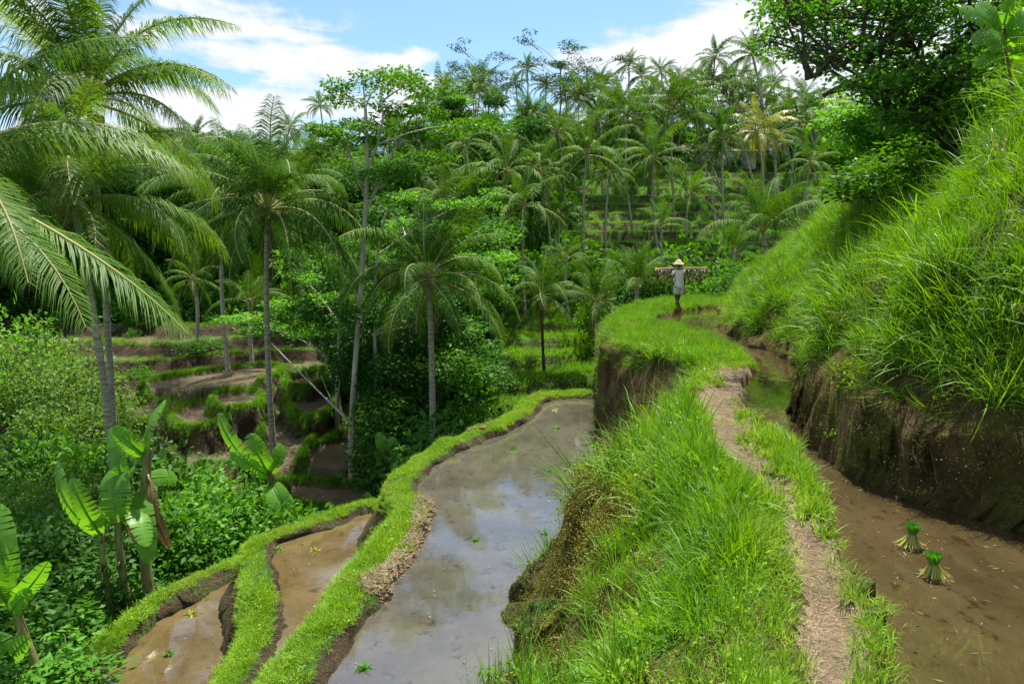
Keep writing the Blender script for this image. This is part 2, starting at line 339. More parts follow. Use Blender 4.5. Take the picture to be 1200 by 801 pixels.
pond3 = chaikin(np.vstack([poly([(292, 668), (250, 692), (200, 718), (150, 762), (105, 802), (20, 900)], Z3), poly([(120, 1000), (225, 850), (247, 800), (265, 750), (283, 700), (292, 680)], Z3)]), 1)
K = poly([(1420, 760), (1200, 632), (1100, 602), (1040, 577), (985, 561), (950, 537), (926, 508), (921, 482), (931, 450), (934, 432), (905, 414), (872, 405), (848, 392), (842, 378), (838, 363)], ZC)
K = np.vstack([[[3.6, -8]], K, [[9.5, 26], [16, 31], [40, 34], [40, -8]]])
ch_left = [(765, 376), (762, 381), (800, 388), (838, 402), (868, 418), (881, 437), (871, 456), (869, 484), (890, 506), (925, 520), (950, 556), (968, 600), (990, 660), (1010, 730), (1037, 805), (1100, 1050)]
chan = np.vstack([poly([(835, 361), (795, 366)], ZC), poly(ch_left, ZC), [[3.8, -8], [5.5, -8]], K[1:16]+np.array([.6, .0])])
U = np.vstack([poly([(860, 345), (800, 349), (748, 356), (722, 368), (709, 390), (713, 403), (765, 413), (805, 423), (838, 430), (812, 455), (803, 490), (815, 530), (845, 580), (862, 650), (862, 720), (845, 800), (820, 1000)], 0.0), [[.6, -8], [30, -8], [30, 40]]])
R = np.vstack([poly([(703, 440), (690, 500), (660, 560), (640, 600), (580, 680), (530, 800), (500, 960)], Z1), [[-1.0, -8], [6, -8], [6, 14], [3, 17]]])
path_line = chaikin(poly([(985, 900), (975, 800), (970, 750), (963, 700), (958, 655), (945, 612), (925, 577), (892, 543), (862, 512), (846, 485), (846, 462), (860, 440), (866, 428)], 0.0), 2, False)
def linedist(line, X, Y):
    d = np.full(X.shape, 1e9)
    for a, b in zip(line[:-1], line[1:]):
        e = b-a; t = np.clip(((X-a[0])*e[0]+(Y-a[1])*e[1])/(e@e), 0, 1); d = np.minimum(d, (X-a[0]-t*e[0])**2+(Y-a[1]-t*e[1])**2)
    return np.sqrt(d)
# mud paddies on the left slope: inner outline in the view, unprojected to the slope's own height there
def lslope(py):
    D = 12.1/((py-300)/800+0.2); return 1.7-(py-300)/800*D
PADS = [
 ('pale brown paddy with a bright green rim above the gully wall', [(362, 538), (375, 546), (400, 543), (425, 532), (446, 519), (452, 508), (430, 506), (405, 512), (380, 524)], 0),
 ('curved brown paddy path bending round the green rim', [(318, 498), (350, 493), (380, 497), (352, 518), (345, 545), (330, 560), (318, 540)], 0),
 ('small flooded paddy behind the slender trunks', [(342, 585), (352, 565), (400, 572), (440, 568), (448, 585), (400, 592)], 0),
 ('small brown paddy high between two green rims', [(345, 462), (378, 460), (386, 473), (368, 487), (350, 478)], 0),
 ('long brown paddy under the upper bank', [(190, 447), (240, 437), (305, 430), (320, 436), (250, 457), (200, 457)], 0),
 ('paddy with a dark back wall left of the tall palm', [(212, 484), (235, 474), (262, 476), (258, 489), (234, 497), (218, 494)], 0),
 ('square yellow brown paddy beside the grass hump', [(260, 463), (297, 459), (300, 473), (262, 476)], 0),
 ('brown paddy at the far left behind the olive bush', [(-30, 468), (62, 459), (74, 468), (30, 480), (-30, 488)], 0),
 ('narrow paddy beneath the mown bank', [(150, 480), (186, 470), (190, 482), (160, 492)], 0),
 ('topmost brown paddy beside the dark woods', [(340, 443), (372, 439), (380, 447), (352, 453)], 0),
]
pads = []
for lab, pts, _ in PADS:
    z = lslope(np.mean([p[1] for p in pts])); q_ = poly(pts, z); q_ = q_.mean(0)+(q_-q_.mean(0))*1.28; pads.append((chaikin(q_, 1), z, lab))

yk = [-20, 10, 16, 24, 30, 45, 57, 65, 75, 85, 95, 130, 220]
HR = [-6, -7, -8, -7.5, -5.3, -2.4, 1.9, 6.0, 11.2, 14.5, 16.3, 17, 12]
HL = [-4.5, -4.8, -7.0, -6.4, -4.7, -1.7, 0.4, 3.0, 7.2, 10.5, 13, 15, 12]
def build_h(X, Y, want=False):
    wx = X+.10*fbm(X*1.3, Y*1.3, 3)+.04*fbm(X*6, Y*6, 5, 2); wy = Y+.10*fbm(X*1.3, Y*1.3, 9)+.04*fbm(X*6, Y*6, 11, 2)
    q = X/np.maximum(Y, 6); b = sstep(-.21, -.09, q)
    yy = Y-3.5*np.clip(q+.1, -.6, .6)*0
    H = np.interp(Y, yk, HL)*(1-b)+np.interp(Y, yk, HR)*b
    H -= 2.4*np.exp(-((q+.14)/.07)**2)*sstep(20, 26, Y)*(1-sstep(42, 55, Y))
    H += 1.2*sstep(-8, -20, X)*sstep(45, 20, Y)
    H += 1.0*fbm(X/14, Y/14, 21, 2)*sstep(15, 40, Y)
    step = np.where(b > .5, np.where(Y < 49, .62, .95), .58)
    hh = H/step+(.35*b+1.5*(1-b)*sstep(50, 40, Y))*fbm(X/6, Y/6, 31, 2); k = np.floor(hh); t = hh-k
    z = step*(k+sstep(.76, .92, t))+.10*np.exp(-((t-.05)/.05)**2)
    terr = sstep(17, 24, Y)*(1-sstep(84, 90, Y))
    zb = H*(1-terr)+z*terr+.25*fbm(X*.8, Y*.8, 40, 3)*(1-terr)
    lab = np.zeros(X.shape, int)      # 0 ground
    left = (1-b)*sstep(16, 22, Y)*(1-sstep(40, 47, Y))
    flat = ((t > .12) & (t < .74)).astype(float)*terr
    g = 1.0-(.78-.3*(Y < 49)*(b > .5)+.06*(1-b))*((t > .78) & (t < .94))*terr-.55*left*(1-flat)*(t > .76)
    mud = flat*left*(.55+.4*sstep(-.2, .15, fbm(X/3, Y/3, 77, 2)))
    H0 = zb.copy(); z = zb
    # left paddies
    for i, (pl, pz, _) in enumerate(pads):
        s = sdist(pl, wx, wy, 4)
        f = np.where(s < 0, pz-.12, np.where(s < .30, pz+.12*sstep(0, .1, s), pz+.12-(s-.30)*3.4))
        cut = (s < .30) & (z > pz-.12) & (z < pz+2.2)
        up = s < 3; rep = (up & (f > z)) | cut
        z = np.where(rep, f, z); lab = np.where(rep, 20+i, lab)
        mud = np.where(rep, (s < 0)*1.0, mud); g = np.where(rep, np.where((s >= 0) & (s < .36), 1.0, np.where(s >= .36, .12, 0)), g)
    def terrace(pl, pz, w, slope, idx, z, lab, g, mud, h=.13):
        s = sdist(pl, wx, wy, 7)
        h2 = h*(1+.9*fbm(X*1.6, Y*1.6, 63, 3)); bump = h2*(1-((s-w/2)/(w/2))**4*.45)
        f = np.where(s < 0, pz-.3+.3*sstep(-.10, 0, s), np.where(s < w, pz+bump*sstep(-.02, .07, s), pz+h*.5-(s-w)*slope))
        rep = f > z; z = np.where(rep, f, z); lab = np.where(rep, idx, lab)
        g = np.where(rep, np.where((s > .09) & (s < w+.05), 1.0, .28), g); mud = np.where(rep, 0, mud)
        return z, lab, g, mud, s
    z, lab, g, mud, s3 = terrace(pond3, Z3, .42, 1.6, 3, z, lab, g, mud, .17)
    z, lab, g, mud, s2 = terrace(pond2, Z2, .40, 2.2, 2, z, lab, g, mud)
    z, lab, g, mud, s1 = terrace(pond1, Z1, .52, 2.2, 1, z, lab, g, mud)
    # upper bench with its flank down to the big pond
    sU = sdist(U, wx, wy, 7); inR = sdist(R, X, Y, 1) < 0
    lump = .34*fbm(X*1.1, Y*1.1, 51, 4)+.16*np.abs(fbm(X*3.1, Y*3.1, 57, 3))
    t = np.clip(sU, 0, None)/(np.clip(sU, 0, None)+np.clip(s1, 0, None)+1e-6)
    knob = sstep(9.0, 10.5, Y)
    lump = lump+1.25*(.24-np.abs(fbm(X*1.6+.3, Y*1.6, 58, 2)))*sstep(.35, .65, t)*sstep(8.5, 7, Y)
    prof = (t**1.15)*(1-knob)+knob*sstep(.0, .9, t)**.8
    fl = (Z1-.12)*prof+lump*np.sin(np.pi*np.clip(t, 0, 1))*(1-.6*knob)*1.3
    bench = .0+.05*fbm(X*1.5, Y*1.5, 60, 3)+.06*sstep(.35, .1, -sU)
    f = np.where(sU < 0, bench, np.where(inR, fl, -(sU)*np.where(Y > 9, 7.0, 2.4)))
    ok = (sU < 0) | (inR & (s1 > 0)) | ((~inR) & (sU < 6))
    rep = ok & ((f > z) | (inR & (s1 > 0))); z = np.where(rep, f, z); lab = np.where(rep, 4, lab)
    moss = inR & (s1 < .75) & (sU > .25); gg = np.where(sU < 0, 1, np.where(moss, .60, .8)); gg = np.where(inR & (knob > .4) & (sU > .05), .22, gg)
    g = np.where(rep, gg, g); mud = np.where(rep, 0, mud)
    # channel cut
    sC = sdist(chan, wx, wy, 4); f = ZC-.3+.3*sstep(-.08, 0, sC)
    cut = (sC < 0); z = np.where(cut, np.minimum(z, f), z); g = np.where(cut, .1, g); lab = np.where(cut, 5, lab)
    # hillside on the right
    sK = -sdist(K, X+.20*fbm(X*.9, Y*.9, 71, 3), Y+.20*fbm(X*.9, Y*.9, 75, 3), 2); sK = np.where(sK < -50, -99, sK)
    ch = np.interp(Y, [4, 7, 9, 12, 16, 24], [.95, .95, .75, .45, .3, .2])+.22*fbm(X*.8, Y*.8, 80, 3)
    d = np.clip(sK, 0, None); rise = np.interp(Y, [0, 8, 20], [.98, .92, .84])
    slopeh = np.where(d < 6.5, d*rise, 6.5*rise+(d-6.5)*.25)
    zz = ZC-.3+.05*np.clip(d-1, 0, 5.5)**2+(ch+.3)*(.80*sstep(0, .16, d)+.20*sstep(.14, .42, d))+slopeh*sstep(.3, .75, d)+.32*fbm(X*.9, Y*.9, 90, 4)*sstep(0, 1, d)+.22*fbm(X*2.6, Y*2.6, 95, 3)*sstep(0, .15, d)
    rep = sK > 0; z = np.where(rep, zz, z); lab = np.where(rep, 6, lab)
    gk = np.where(d < .40, .50-.15*(d > .25), .85); g = np.where(rep, gk, g); mud = np.where(rep, 0, mud)
    # path
    dp = linedist(path_line, wx, wy) if X.size else X
    wpath = np.interp(Y, [2.5, 4.5, 6.8, 8.5], [.09, .12, .22, .24])+.045*fbm(X*3, Y*3, 101, 2)
    onp = (dp < wpath+.05) & (Y < 10.6) & (lab == 4)
    z = np.where(onp, z-.05*sstep(wpath+.05, wpath-.06, dp), z); lab = np.where(onp, 7, lab); g = np.where(onp, .25*(sstep(.5, .8, np.abs(vn(X*1.1, Y*1.1, 5))*2)), g)
    if want: return z, lab, g, mud, dict(s1=s1, s2=s2, s3=s3, sU=sU, sK=sK, sC=sC, dp=dp, terr=terr, left=left, t=t, inR=inR, b=b, q=q, wp=wpath)
    return z, lab, g, mud
def spacing(bands):
    out = [bands[0][0]]
    for (a, b, s0, s1) in bands:
        x = a
        while x < b-1e-6:
            f = (x-a)/(b-a); x += s0+(s1-s0)*f
            if x > b-1e-6: x = b
            out.append(x)
    return np.array(out)
xs = spacing([(-240, -60, 14, 3), (-60, -24, 1.6, .28), (-24, -6, .24, .075), (-6, 7, .055, .055), (7, 24, .08, .35), (24, 60, .5, 2), (60, 240, 4, 14)])
ys = spacing([(-8, 2, .5, .1), (2, 12, .045, .06), (12, 30, .06, .13), (30, 60, .14, .26), (60, 100, .3, .6), (100, 240, 1.5, 10)])
GX, GY = np.meshgrid(xs, ys)
GZ, GL, GG, GM, INF = build_h(GX, GY, True)
def zat(x, y):
    x = np.asarray(x, float); y = np.asarray(y, float)
    i = np.clip(np.searchsorted(xs, x)-1, 0, len(xs)-2); j = np.clip(np.searchsorted(ys, y)-1, 0, len(ys)-2)
    fx = np.clip((x-xs[i])/(xs[i+1]-xs[i]), 0, 1); fy = np.clip((y-ys[j])/(ys[j+1]-ys[j]), 0, 1)
    return (GZ[j, i]*(1-fx)+GZ[j, i+1]*fx)*(1-fy)+(GZ[j+1, i]*(1-fx)+GZ[j+1, i+1]*fx)*fy
def fat(F, x, y):
    i = np.clip(np.searchsorted(xs, x), 0, len(xs)-1); j = np.clip(np.searchsorted(ys, y), 0, len(ys)-1); return F[j, i]
def hit(px, py, y0=4.0, y1=220.0):
    r = ray(px, py); yy = np.arange(y0, y1, .05); x = yy*r[0]/r[1]; z = EYE[2]+yy*r[2]/r[1]; g = zat(x, yy)
    w = np.where(g >= z)[0]
    return (x[w[0]], yy[w[0]], g[w[0]]) if len(w) else None
# split cells by label into their own meshes; crumple steep faces sideways a little
DX = np.zeros_like(GX); DY = np.zeros_like(GX)
steep = np.clip((np.abs(np.gradient(GZ, axis=1)/np.gradient(GX, axis=1))+np.abs(np.gradient(GZ, axis=0)/np.gradient(GY, axis=0)))/3-.3, 0, 1)*(GY < 60)
DX = steep*(.24*fbm(GX*1.3+GZ*2.3, GY*1.3+GZ*1.9, 120, 5)+.09*fbm(GX*7+GZ*9, GY*7-GZ*5, 125, 3)); DY = steep*(.24*fbm(GX*1.3-GZ*2.1, GY*1.3+GZ*2.6, 130, 5)+.09*fbm(GX*7-GZ*8, GY*7+GZ*6, 135, 3))
ALLV = np.stack([GX+DX, GY+DY, GZ], -1).reshape(-1, 3)
ny, nx = GX.shape; jj, ii = np.meshgrid(np.arange(ny-1), np.arange(nx-1), indexing='ij')
quads = np.stack([jj*nx+ii, jj*nx+ii+1, (jj+1)*nx+ii+1, (jj+1)*nx+ii], -1).reshape(-1, 4); cl = GL[:-1, :-1].ravel()
def piece(name, sel, mat, label):
    q = quads[sel]
    if len(q) == 0: return None
    u, inv = np.unique(q, return_inverse=True)
    me = mesh_np(name, ALLV[u], None, inv.reshape(-1, 4), True, {'g': GG.ravel()[u], 'm': GM.ravel()[u]})
    return obj(name, me, mat, kind='structure', label=label)
piece('ground', cl == 0, M['earth_far'], 'terraced hillsides and gully floor of the valley')
piece('earth_bund', cl == 1, M['earth'], 'grassy bund round the big grey pond')
piece('earth_bund', cl == 2, M['earth'], 'grassy bund round the middle brown pond')
piece('earth_bund', cl == 3, M['earth'], 'grassy bund round the lowest brown pond at the left')
piece('earth_bank', cl == 4, M['cliff'], 'grass covered bank that drops from the footpath to the big pond')
piece('channel_bed', cl == 5, M['cliff'], 'muddy bed of the flooded channel')
piece('hillside', cl == 6, M['cliff'], 'steep hillside over a dark mossy earth cliff on the right')
piece('path', cl == 7, M['path'], 'pale trodden dirt footpath winding along the bank')
for i, (pl, pz, lab) in enumerate(pads): piece('rice_paddy', cl == 20+i, M['earth'], lab)
def water(pl, z, mat, label, grow):
    n = len(pl); a = np.roll(pl, 1, 0); b = np.roll(pl, -1, 0); t = b-a; t /= np.linalg.norm(t, axis=1)[:, None]+1e-9
    area = np.sum(pl[:, 0]*b[:, 1]-b[:, 0]*pl[:, 1]); nrm = np.stack([t[:, 1], -t[:, 0]], 1)*(1 if area > 0 else -1)
    q = pl+nrm*grow; bm = bmesh.new(); vs = [bm.verts.new((x, y, z)) for x, y in q]; f = bm.faces.new(vs)
    if f.normal.z < 0 or area < 0: bmesh.ops.reverse_faces(bm, faces=bm.faces[:])
    bmesh.ops.triangulate(bm, faces=bm.faces[:]); me = bpy.data.meshes.new('water'); bm.to_mesh(me); bm.free()
    return obj('water', me, mat, kind='structure', label=label)
water(pond1, Z1, M['water1'], 'big grey pond mirroring clouds and trees', .18)
water(pond2, Z2, M['water2'], 'middle brown pond between two green bunds', .12)
water(pond3, Z3, M['water2'], 'lowest brown pond at the left with clouds mirrored in it', .12)
water(chan, ZC, M['water3'], 'brown flooded channel between the footpath and the cliff', .05)
print('terrain', GX.shape)

# ---------------------------------------------------------------- scatter (uncountable stuff only)
def proto_collection(name, meshes, mat):
    c = bpy.data.collections.new(name)
    for k, me in enumerate(meshes):
        if not me.materials: me.materials.append(mat)
        c.objects.link(bpy.data.objects.new('%s_%02d' % (name, k), me))
    return c
def scatter(name, pts, rot, scl, idx, coll, label):
    me = mesh_np(name, pts)
    a = me.attributes.new('rot', 'FLOAT_VECTOR', 'POINT'); a.data.foreach_set('vector', np.asarray(rot, np.float32).ravel())
    a = me.attributes.new('scl', 'FLOAT_VECTOR', 'POINT'); a.data.foreach_set('vector', np.asarray(scl, np.float32).ravel())
    a = me.attributes.new('idx', 'INT', 'POINT'); a.data.foreach_set('value', np.asarray(idx, np.int32))
    o = obj(name, me); o['kind'] = 'stuff'; o['label'] = label
    g = bpy.data.node_groups.new(name, 'GeometryNodeTree')
    g.interface.new_socket('Geometry', in_out='INPUT', socket_type='NodeSocketGeometry'); g.interface.new_socket('Geometry', in_out='OUTPUT', socket_type='NodeSocketGeometry')
    gi = g.nodes.new('NodeGroupInput'); go = g.nodes.new('NodeGroupOutput'); ip = g.nodes.new('GeometryNodeInstanceOnPoints')
    ci = g.nodes.new('GeometryNodeCollectionInfo'); ci.inputs['Collection'].default_value = coll
    ci.inputs['Separate Children'].default_value = True; ci.inputs['Reset Children'].default_value = True
    def named(n, t):
        x = g.nodes.new('GeometryNodeInputNamedAttribute'); x.data_type = t; x.inputs[0].default_value = n; return [s for s in x.outputs if s.enabled][0]
    e2r = g.nodes.new('FunctionNodeEulerToRotation'); g.links.new(named('rot', 'FLOAT_VECTOR'), e2r.inputs[0])
    g.links.new(gi.outputs[0], ip.inputs['Points']); g.links.new(ci.outputs[0], ip.inputs['Instance']); ip.inputs['Pick Instance'].default_value = True
    g.links.new(named('idx', 'INT'), ip.inputs['Instance Index']); g.links.new(e2r.outputs[0], ip.inputs['Rotation']); g.links.new(named('scl', 'FLOAT_VECTOR'), ip.inputs['Scale'])
    g.links.new(ip.outputs[0], go.inputs[0]); md = o.modifiers.new('scatter', 'NODES'); md.node_group = g
    return o
def tuft(name, n, L, spread, width, lean, segs=3, curl=1.0):
    mb = MB(); a = rng.uniform(0, 2*math.pi, n); r = spread*np.sqrt(rng.uniform(0, 1, n)); c = np.stack([r*np.cos(a), r*np.sin(a), np.full(n, -.02)], 1)
    dirn = a+rng.normal(0, .8, n); ln = L*rng.uniform(.5, 1.1, n); lt = np.abs(rng.normal(lean, lean*.6, n)); V = []; w = width*rng.uniform(.7, 1.3, n)
    hd = np.stack([np.cos(dirn), np.sin(dirn), 0*dirn], 1); sd = np.stack([-np.sin(dirn), np.cos(dirn), 0*dirn], 1)
    p = c.copy(); rows = []; th = lt*.4
    for s in range(segs+1):
        f = s/segs; ww = w*(1-f**1.8)*(.65 if s == 0 else 1)
        if s == segs: rows.append(p.copy()[:, None, :])
        else: rows.append(np.stack([p-sd*ww[:, None]*.5, p+sd*ww[:, None]*.5], 1))
        th = th+lt*curl*.9/segs*(1+f*1.6); p = p+(hd*np.sin(th)[:, None]+np.array([0, 0, 1])*np.cos(th)[:, None])*(ln/segs)[:, None]
    V = np.concatenate(rows, 1); nv = V.shape[1]; base = (np.arange(n)*nv)[:, None]
    Q = np.concatenate([base+np.array([2*s, 2*s+1, 2*s+3, 2*s+2]) for s in range(segs-1)], 0); T = base+np.array([2*segs-2, 2*segs-1, 2*segs])
    mb.add(V.reshape(-1, 3), T, Q, np.repeat(rng.uniform(0, 1, n), nv)); return mb.mesh(name)
def region_points(x0, x1, y0, y1, dens, keep):
    n = int((x1-x0)*(y1-y0)*dens); x = rng.uniform(x0, x1, n); y = rng.uniform(y0, y1, n); k = keep(x, y); return x[k], y[k]
def visible_cone(x, y, m=1.5): return (np.abs(x) < .78*np.abs(y)+m)
def place(name, x, y, coll, nvar, smin, smax, label, tilt=.15, sink=0.0, towards=None):
    n = len(x); z = zat(x, y)-sink; x2 = x+fat(DX, x, y); y2 = y+fat(DY, x, y)
    rot = np.stack([rng.normal(0, tilt, n), rng.normal(0, tilt, n), rng.uniform(0, 6.28, n)], 1); s = rng.uniform(smin, smax, n)*(1+.8*fbm(x*1.1, y*1.1, 200, 3))
    if towards is not None:   # lean down slope: instance leans along its own +x
        gx = (zat(x+.15, y)-zat(x-.15, y))/.3; gy = (zat(x, y+.15)-zat(x, y-.15))/.3; a = np.arctan2(-gy, -gx); sl = np.clip(np.hypot(gx, gy), 0, 1.5)
        rot[:, 2] = a+rng.normal(0, .7, n); rot[:, 0] = rng.normal(0, tilt, n); rot[:, 1] = sl*towards+rng.normal(0, tilt, n)
    scatter(name, np.stack([x2, y2, z], 1), rot, np.stack([s, s, s*rng.uniform(.8, 1.25, n)], 1), rng.integers(0, nvar, n), coll, label)
    print(name, label[:30], n)
long_t = proto_collection('long_tuft', [tuft('long_tuft', 30, .52, .13, .011, .75, 4, 1.2) for _ in range(4)]+[tuft('long_tuft', 22, .74, .10, .013, .8, 5, 1.5) for _ in range(3)], M['grass'])
mid_t = proto_collection('mid_tuft', [tuft('mid_tuft', 30, .26, .09, .008, .5, 3) for _ in range(6)], M['grass'])
short_t = proto_collection('short_tuft', [tuft('short_tuft', 30, .10, .06, .0065, .6, 2) for _ in range(6)], M['grass_short'])
far_t = proto_collection('far_tuft', [tuft('far_tuft', 26, .34, .26, .035, .5, 2) for _ in range(5)], M['grass_far'])
dry_t = proto_collection('dry_tuft', [tuft('dry_tuft', 12, .22, .08, .008, 1.0, 3, 1.5) for _ in range(4)], M['grass_dry'])
# small ground herb: round leaflets close to the soil
def herb(n, r, L, flat=.6):
    mb = MB(); c = rng.normal(0, r*.5, (n, 3)); c[:, 2] = np.abs(c[:, 2])*.6; d = rdirs(n, .2); nn = rdirs(n, 1.6); mb.leaves(c, d, nn, L*rng.uniform(.6, 1.2, n), L*.6*rng.uniform(.7, 1.2, n), rng.uniform(0, 1, n)); return mb.mesh('herb')
herb_s = proto_collection('herb', [herb(26, .09, .03) for _ in range(4)], M['grass_short'])
herb_b = proto_collection('herb_broad', [herb(36, .22, .085) for _ in range(5)], M['leaf_mid'])

lab_at = lambda x, y: fat(GL, x, y); g_at = lambda x, y: fat(GG, x, y)
bund = lambda x, y: visible_cone(x, y) & np.isin(lab_at(x, y), (1, 2, 3)) & (g_at(x, y) > .6) & (fbm(x*2.3, y*2.3, 303, 3) > -.42)
x, y = region_points(-12, 4, 4.5, 22, 560, bund); place('grass', x, y, short_t, 6, .6, 1.15, 'short bright grass on the bunds round the ponds', .2)
x, y = region_points(-12, 4, 4.5, 22, 45, bund); place('ground_herbs', x, y, herb_s, 4, .6, 1.2, 'tiny round leaved herbs among the grass of the pond bunds', .3)
x, y = region_points(-12, 4, 4.5, 22, 45, lambda x, y: bund(x, y) & (fbm(x*1.7, y*1.7, 304, 2) > -.1)); place('grass', x, y, mid_t, 6, .3, .6, 'taller tufts scattered along the pond bunds', .2)
dp_at = lambda x, y: fat(INF['dp'], x, y); sK_at = lambda x, y: fat(INF['sK'], x, y); s1_at = lambda x, y: fat(INF['s1'], x, y); sU_at = lambda x, y: fat(INF['sU'], x, y)
def flank(x, y):
    l = lab_at(x, y); kn = (y > 9.8) & (sU_at(x, y) > .02) & (fat(INF['inR'], x, y)); mossy = (s1_at(x, y) < .72+.7*fbm(x*1.5, y*1.5, 301, 2)) & (fat(INF['inR'], x, y)) & (y < 7.2)
    return visible_cone(x, y) & (l == 4) & (dp_at(x, y) > np.interp(y, [2.5, 4.5, 6.8, 8.5, 10.3, 10.8], [.11, .14, .33, .33, .28, -1])+.08*fbm(x*4, y*4, 9, 2)) & ~kn & ~mossy
strip = lambda x, y: (fat(INF['sC'], x, y) < .62) & (y > 6.3) & (y < 11)
bench = lambda x, y: flank(x, y) & (sU_at(x, y) < .0)
slope = lambda x, y: flank(x, y) & (sU_at(x, y) > -.1)
x, y = region_points(-1, 12, 1.6, 30, 130, lambda x, y: bench(x, y) & ~strip(x, y) & (y < 30)); place('grass', x, y, mid_t, 6, .4, .85, 'bright grass along both sides of the footpath', .2)
x, y = region_points(-1, 10, 1.6, 14, 260, bench); place('grass', x, y, short_t, 6, .8, 1.5, 'fine low grass under the tufts beside the footpath', .2)
x, y = region_points(-1, 6, 1.8, 14, 85, lambda x, y: slope(x, y) & ~strip(x, y) & (fbm(x*1.4, y*1.4, 311, 3) > -.22+.25*(s1_at(x, y) < 1.2))); place('grass', x, y, mid_t, 6, .8, 1.4, 'dense green grass on the bank below the footpath', .2, towards=.35)
x, y = region_points(-1, 6, 1.8, 14, 34, lambda x, y: slope(x, y) & ~strip(x, y) & (dp_at(x, y) > .45) & (fbm(x*.9, y*.9, 310, 2) > .0)); place('grass', x, y, long_t, 7, .5, .85, 'long arching grass on the bank below the footpath', .2, towards=.35)
x, y = region_points(-.6, 3.2, 3.5, 8.5, 12, lambda x, y: (lab_at(x, y) == 4) & fat(INF['inR'], x, y) & (s1_at(x, y) < .9) & (s1_at(x, y) > .05)); place('grass', x, y, dry_t, 4, .5, 1.1, 'dry blades on the mossy foot of the bank', .6)
x, y = region_points(-1, 6, 1.8, 12, 110, slope); place('ground_herbs', x, y, herb_s, 4, .8, 1.6, 'small herbs covering the bank below the footpath', .3)
x, y = region_points(-1, 6, 1.8, 12, 5, lambda x, y: slope(x, y) & (fbm(x*1.3, y*1.3, 305, 2) > .08)); place('ground_herbs', x, y, herb_b, 5, .4, .8, 'broad leaved weeds in the bank grass', .4)
x, y = region_points(-1, 6, 1.8, 12, 16, slope); place('grass', x, y, dry_t, 4, .6, 1.2, 'dry pale blades in the bank grass', .3)
kedge = lambda x, y: visible_cone(x, y, 2.5) & (lab_at(x, y) == 6)
hs = lambda x, y: kedge(x, y) & (sK_at(x, y) > .36+.25*fbm(x*1.3, y*1.3, 320, 2)) & (sK_at(x, y) < 9)
x, y = region_points(2.5, 24, 3, 34, 66, lambda x, y: hs(x, y) & (y < 16) & (fbm(x*1.2, y*1.2, 312, 2) > -.2)); place('grass', x, y, long_t, 7, .6, 1.05, 'long arching grass all over the steep hillside on the right', .2, towards=.45)
x, y = region_points(2.5, 24, 3, 34, 90, hs); place('grass', x, y, mid_t, 6, .8, 1.5, 'thick yellow green grass on the sunny left shoulder of the hillside', .25, towards=.3)
x, y = region_points(2.5, 20, 3, 20, 7, hs); place('grass', x, y, dry_t, 4, .8, 1.8, 'dry pale blades through the hillside grass', .3)
x, y = region_points(2.5, 12, 3, 12, 24, lambda x, y: hs(x, y) & (fbm(x*.6, y*.6, 330, 2) > .05)); place('ground_herbs', x, y, herb_b, 5, .6, 1.3, 'broad leaved weeds growing through the hillside grass', .4)
x, y = region_points(2.5, 12, 3, 16, 60, lambda x, y: kedge(x, y) & (sK_at(x, y) > .03) & (sK_at(x, y) < .6) & (fbm(x*2, y*2, 340, 2) > .12)); place('ground_herbs', x, y, herb_s, 4, .8, 1.8, 'small weeds rooted in the earth cliff', .6)
def moss_mesh(n=90):
    mb = MB(); c = rng.normal(0, .05, (n, 3)); c[:, 2] = rng.uniform(-.01, .012, n); mb.leaves(c, rdirs(n, .8), rdirs(n, 1), .011*rng.uniform(.5, 1.3, n), .008+0*c[:, 0], rng.uniform(0, 1, n)); return mb.mesh('moss')
moss_t = proto_collection('moss_tuft', [moss_mesh() for _ in range(4)], M['moss'])
x, y = region_points(2.3, 12, 3, 16, 520, lambda x, y: kedge(x, y) & (sK_at(x, y) > -.02) & (sK_at(x, y) < .7) & (fbm(x*2.6, y*2.6+zat(x, y)*2, 345, 3) > -.12)); place('moss', x, y, moss_t, 4, .6, 1.5, 'olive moss on the earth cliff beside the channel', 1.0)
moss_g = proto_collection('golden_moss', [moss_mesh() for _ in range(4)], M['moss_gold'])
x, y = region_points(-1, 4, 2, 10, 700, lambda x, y: visible_cone(x, y) & (lab_at(x, y) == 4) & fat(INF['inR'], x, y) & (s1_at(x, y) < 1.1) & (fbm(x*2.2, y*2.2, 346, 3) > -.2)); place('moss', x, y, moss_g, 4, .6, 1.6, 'yellow green moss on the lumpy foot of the bank', 1.0)
x, y = region_points(.8, 4.5, 9.3, 18, 260, lambda x, y: (lab_at(x, y) == 4) & (sU_at(x, y) > .02) & (fbm(x*1.9, y*1.9+zat(x, y), 347, 3) > -.1)); place('moss', x, y, moss_t, 4, .7, 1.6, 'moss and fine weeds on the dark face of the knob', 1.0)
x, y = region_points(.8, 5.5, 11.5, 24, 120, lambda x, y: (lab_at(x, y) == 4) & ~fat(INF['inR'], x, y) & (sU_at(x, y) > -.05) & (sU_at(x, y) < .25) & (s1_at(x, y) > .35)); place('grass', x, y, mid_t, 6, .6, 1.2, 'grass on the far side of the knob above the pond', .3, towards=.9)
x, y = region_points(.8, 4.5, 9.3, 18, 70, lambda x, y: (lab_at(x, y) == 4) & (sU_at(x, y) > -.12) & (sU_at(x, y) < .12)); place('grass', x, y, mid_t, 6, .7, 1.3, 'grass hanging over the rim of the knob', .3, towards=.9)
x, y = region_points(2.3, 12, 3, 14, 14, lambda x, y: kedge(x, y) & (sK_at(x, y) > .3) & (sK_at(x, y) < .62)); place('grass', x, y, dry_t, 4, .7, 1.6, 'dry roots and blades hanging over the cliff edge', .3, towards=1.3)
